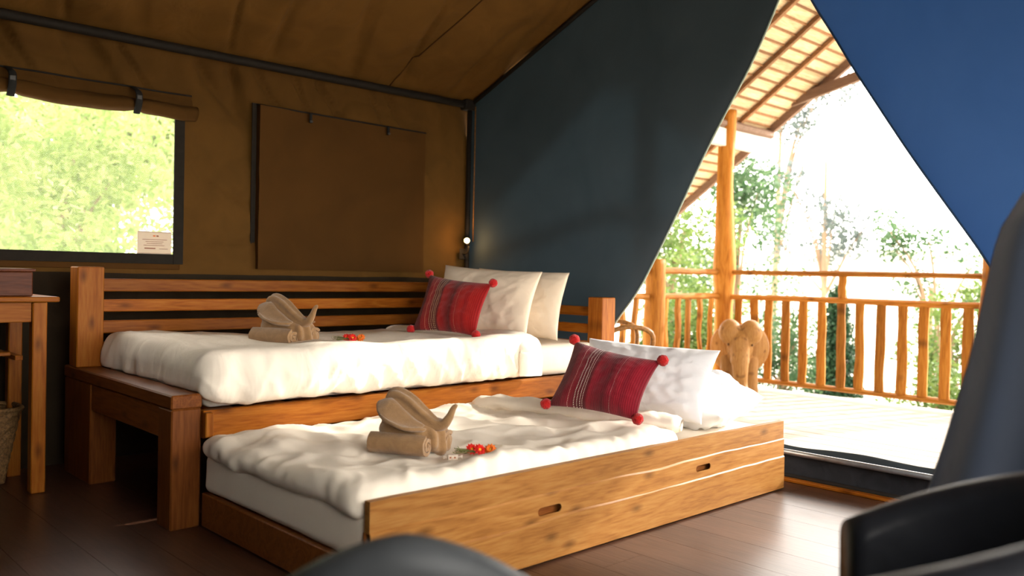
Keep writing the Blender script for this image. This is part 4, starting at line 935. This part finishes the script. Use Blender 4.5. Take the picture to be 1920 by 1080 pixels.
rim = [Vector((0.80+0.158*((abs(cos(a))**4+abs(sin(a))**4)**-0.25)*cos(a)*1.1, 3.98+0.158*((abs(cos(a))**4+abs(sin(a))**4)**-0.25)*sin(a)*0.75, 0.308)) for a in [2*pi*k/40 for k in range(41)]]
tube('rim', rim, 0.010, 'basket', bk, n=8)

# ================================================================== veranda things
el = thing('carved_elephant', 'carved wooden elephant standing on the deck by the railing', 'sculpture', (5.86, 3.575, 0.0), rz=radians(-147))
EB = [ellipsoid_vf((-0.16, 0, 0.33), (0.20, 0.125, 0.135)), ellipsoid_vf((0.03, 0, 0.37), (0.10, 0.10, 0.12))]
for sy in (-1, 1):
    EB += [ellipsoid_vf((0.080, sy*0.076, 0.492), (0.088, 0.088, 0.100)), tube_vf([(-0.02, sy*0.085, 0.30), (0.0, sy*0.09, 0.14), (0.01, sy*0.092, 0.0)], [0.062, 0.052, 0.056], 16), tube_vf([(-0.27, sy*0.075, 0.28), (-0.28, sy*0.08, 0.14), (-0.27, sy*0.082, 0.0)], [0.066, 0.052, 0.056], 16)]
    EB += [tube_vf([(0.09, sy*0.055, 0.33), (0.135, sy*0.062, 0.275), (0.175, sy*0.058, 0.262)], [0.018, 0.014, 0.006], 10)]
EB += [ellipsoid_vf((0.085, 0, 0.43), (0.085, 0.112, 0.10)), tube_vf(spline([(0.055, 0, 0.47), (0.115, 0, 0.37), (0.150, 0.004, 0.22), (0.145, 0.012, 0.12), (0.165, 0.030, 0.055), (0.205, 0.052, 0.06)], 20), [lerp(0.100, 0.032, (i/19)**0.6) for i in range(20)], 18)]
EB += [ellipsoid_vf((0.155, 0.0, 0.40), (0.03, 0.06, 0.08))]
remesh('elephant_body', join(*EB), 'carved', el, 0.009, 5)
for sy in (-1, 1):
    def ear2(u, v, sy=sy):
        a = v*pi; w = 0.13*(sin(pi*min(1, 0.12+0.86*v)))**0.6; yy = 0.05+u*(w*0.85+0.06); zz = lerp(0.50, 0.23, v)-0.03*u*u+0.03*u*(1-v); xx = 0.015-0.055*u+0.018*sin(u*pi)*1.2-0.02*u*v
        return Vector((xx, sy*yy, zz))
    V, F = sheet_solid(ear2, 14, 18, 0.022)
    mesh('elephant_ear', V, F, 'carved', el, smooth=True, local=True)
    mesh('elephant_eye', *ellipsoid_vf((0.135, sy*0.088, 0.40), (0.010, 0.008, 0.010), 10, 6), 'rattan_dark', el, smooth=True, local=True)
for k in (-1, 1): mesh('nostril', *ellipsoid_vf((0.233, 0.062+k*0.011, 0.064), (0.005, 0.006, 0.007), 8, 6), 'rattan_dark', el, smooth=True, local=True)

rc = thing('rattan_chair', 'rattan chair with rounded hoop back on the deck', 'chair', (4.36, 3.66, 0), rz=radians(-42))
def hoop(rx, z0, z1, x, n=26, lean=0.10): return [(x-lean*(sin(pi*i/(n-1))), rx*cos(pi*i/(n-1)), z0+(z1-z0)*sin(pi*i/(n-1))**0.9) for i in range(n)]
for k, (rx, z1, r_) in enumerate(((0.33, 0.86, 0.016), (0.305, 0.835, 0.014), (0.28, 0.81, 0.014))): mesh('back_hoop', *tube_vf(hoop(rx, 0.28, z1, -0.18+k*0.012), r_, 8), 'rattan', rc, smooth=True, local=True)
V, F = grid_vf(lambda u, v: Vector((-0.175-0.09*sin(pi*v*0.5), lerp(-1, 1, u)*0.27*sqrt(max(0.02, 1-v**2.6)), lerp(0.38, 0.79, v)+0.0025*sin(u*90)*sin(v*60))), 40, 30); mesh('woven_back', V, F, 'rattan_dark', rc, local=True, smooth=True)
for k in range(-4, 5): mesh('back_cane', *tube_vf([(-0.17, k*0.055, 0.38), (-0.22, k*0.056, 0.56), (-0.255, k*0.05, 0.70-0.006*k*k)], 0.006, 6), 'rattan', rc, smooth=True, local=True)
V, F = soft_box_vf((-0.22, -0.27, 0.36), (0.28, 0.27, 0.405), 0.018, (6, 6, 1)); mesh('seat', V, F, 'rattan_dark', rc, smooth=True, local=True)
for lx, ly in ((-0.20, -0.24), (-0.20, 0.24), (0.24, -0.24), (0.24, 0.24)): mesh('leg', *tube_vf([(lx*1.08, ly*1.06, 0.0), (lx, ly, 0.37)], 0.019, 10), 'rattan', rc, smooth=True, local=True)
for sy in (-1, 1): mesh('arm', *tube_vf(spline([(-0.18, sy*0.31, 0.46), (0.05, sy*0.33, 0.58), (0.24, sy*0.30, 0.55), (0.25, sy*0.25, 0.38)], 16), 0.016, 8), 'rattan', rc, smooth=True, local=True)

# ================================================================== near things: two tub chairs and a drawn curtain
def tub_chair(label, loc, rz, mat, h=0.60, R=0.27, dr=0.18):
    t = thing('tub_chair', label, 'chair', loc, rz=rz)
    # curved shell: outer and inner skins joined over a padded rim; opens toward local +x
    V, F = [], []; na, npf = 48, 20
    prof = []
    for k in range(npf):
        a = pi*k/(npf-1); prof.append((0.036*cos(a), h-0.036+0.036*sin(a)))
    prof = [(0.036, 0.20), (0.036, 0.36)]+prof+[(-0.036, 0.36), (-0.036, 0.20)]; m = len(prof)
    for i in range(na+1):
        ang = lerp(pi*0.30, pi*1.70, i/na); drop = dr*abs((i/na-0.5)*2)**1.6
        for o, zz in prof:
            z2 = zz-drop*sstep(0.25, h, zz); r_ = R+o+0.02*(zz-0.3); V.append(Vector((r_*cos(ang), r_*sin(ang)*1.05, z2)))
    for i in range(na):
        for k in range(m-1): F.append([i*m+k, i*m+k+1, (i+1)*m+k+1, (i+1)*m+k])
        F.append([i*m+m-1, i*m, (i+1)*m, (i+1)*m+m-1])
    F += [[k for k in range(m)][::-1], [na*m+k for k in range(m)]]
    mesh('backrest', V, F, mat, t, smooth=True, local=True)
    mesh('seat', *soft_box_vf((-0.22, -0.22, 0.22), (0.25, 0.22, 0.40), 0.05, (8, 8, 2)), mat, t, smooth=True, local=True)
    for lx, ly in ((-0.17, -0.17), (-0.17, 0.17), (0.18, -0.17), (0.18, 0.17)): mesh('leg', *tube_vf([(lx*1.1, ly*1.1, 0), (lx, ly, 0.225)], [0.014, 0.020], 10), 'metal_dark', t, smooth=True, local=True)
    return t
tub_chair('dark grey round-backed tub chair at the bottom centre', (0.74, 0.98, 0), radians(52), 'grey_leather', h=0.578, R=0.17, dr=0.30)
tub_chair('black tub chair in front of the drawn curtain', (1.14, 0.42, 0), radians(100), 'black_leather', h=0.70, R=0.25)
cu = thing('curtain', 'dark navy curtain gathered at the right edge', 'curtain', (1.80, 0.30, 0))
def cur(u, v):
    zz = lerp(0.004, 1.94, v); ed = interp([(0, 0.78), (0.57, 0.635), (0.75, 0.595), (0.9, 0.572), (1.0, 0.555), (1.1, 0.50), (1.3, 0.42), (2, 0.30)], zz)
    yy = lerp(-0.10, ed, u); xx = 1.80+0.045*sin(u*26+0.8*nz(v*2, u))*(0.6+0.4*v)+0.02*nz(u*5, v*4)-0.10*sstep(0.9, 0, zz)*u
    return Vector((xx, yy, zz))
V, F = sheet_solid(cur, 110, 50, 0.004); mesh('curtain_cloth', V, F, 'navy', cu, smooth=True)
tie = [Vector((1.80+0.080*cos(a), 0.155+0.268*sin(a), 1.32)) for a in [2*pi*k/30 for k in range(31)]]; tube('tie_band', tie, 0.010, 'navy', cu, n=8, squash=1.6)
tube('curtain_rod', [(1.80, -0.27, 1.945), (1.80, 0.5, 1.945)], 0.010, 'metal_dark', cu, n=10)
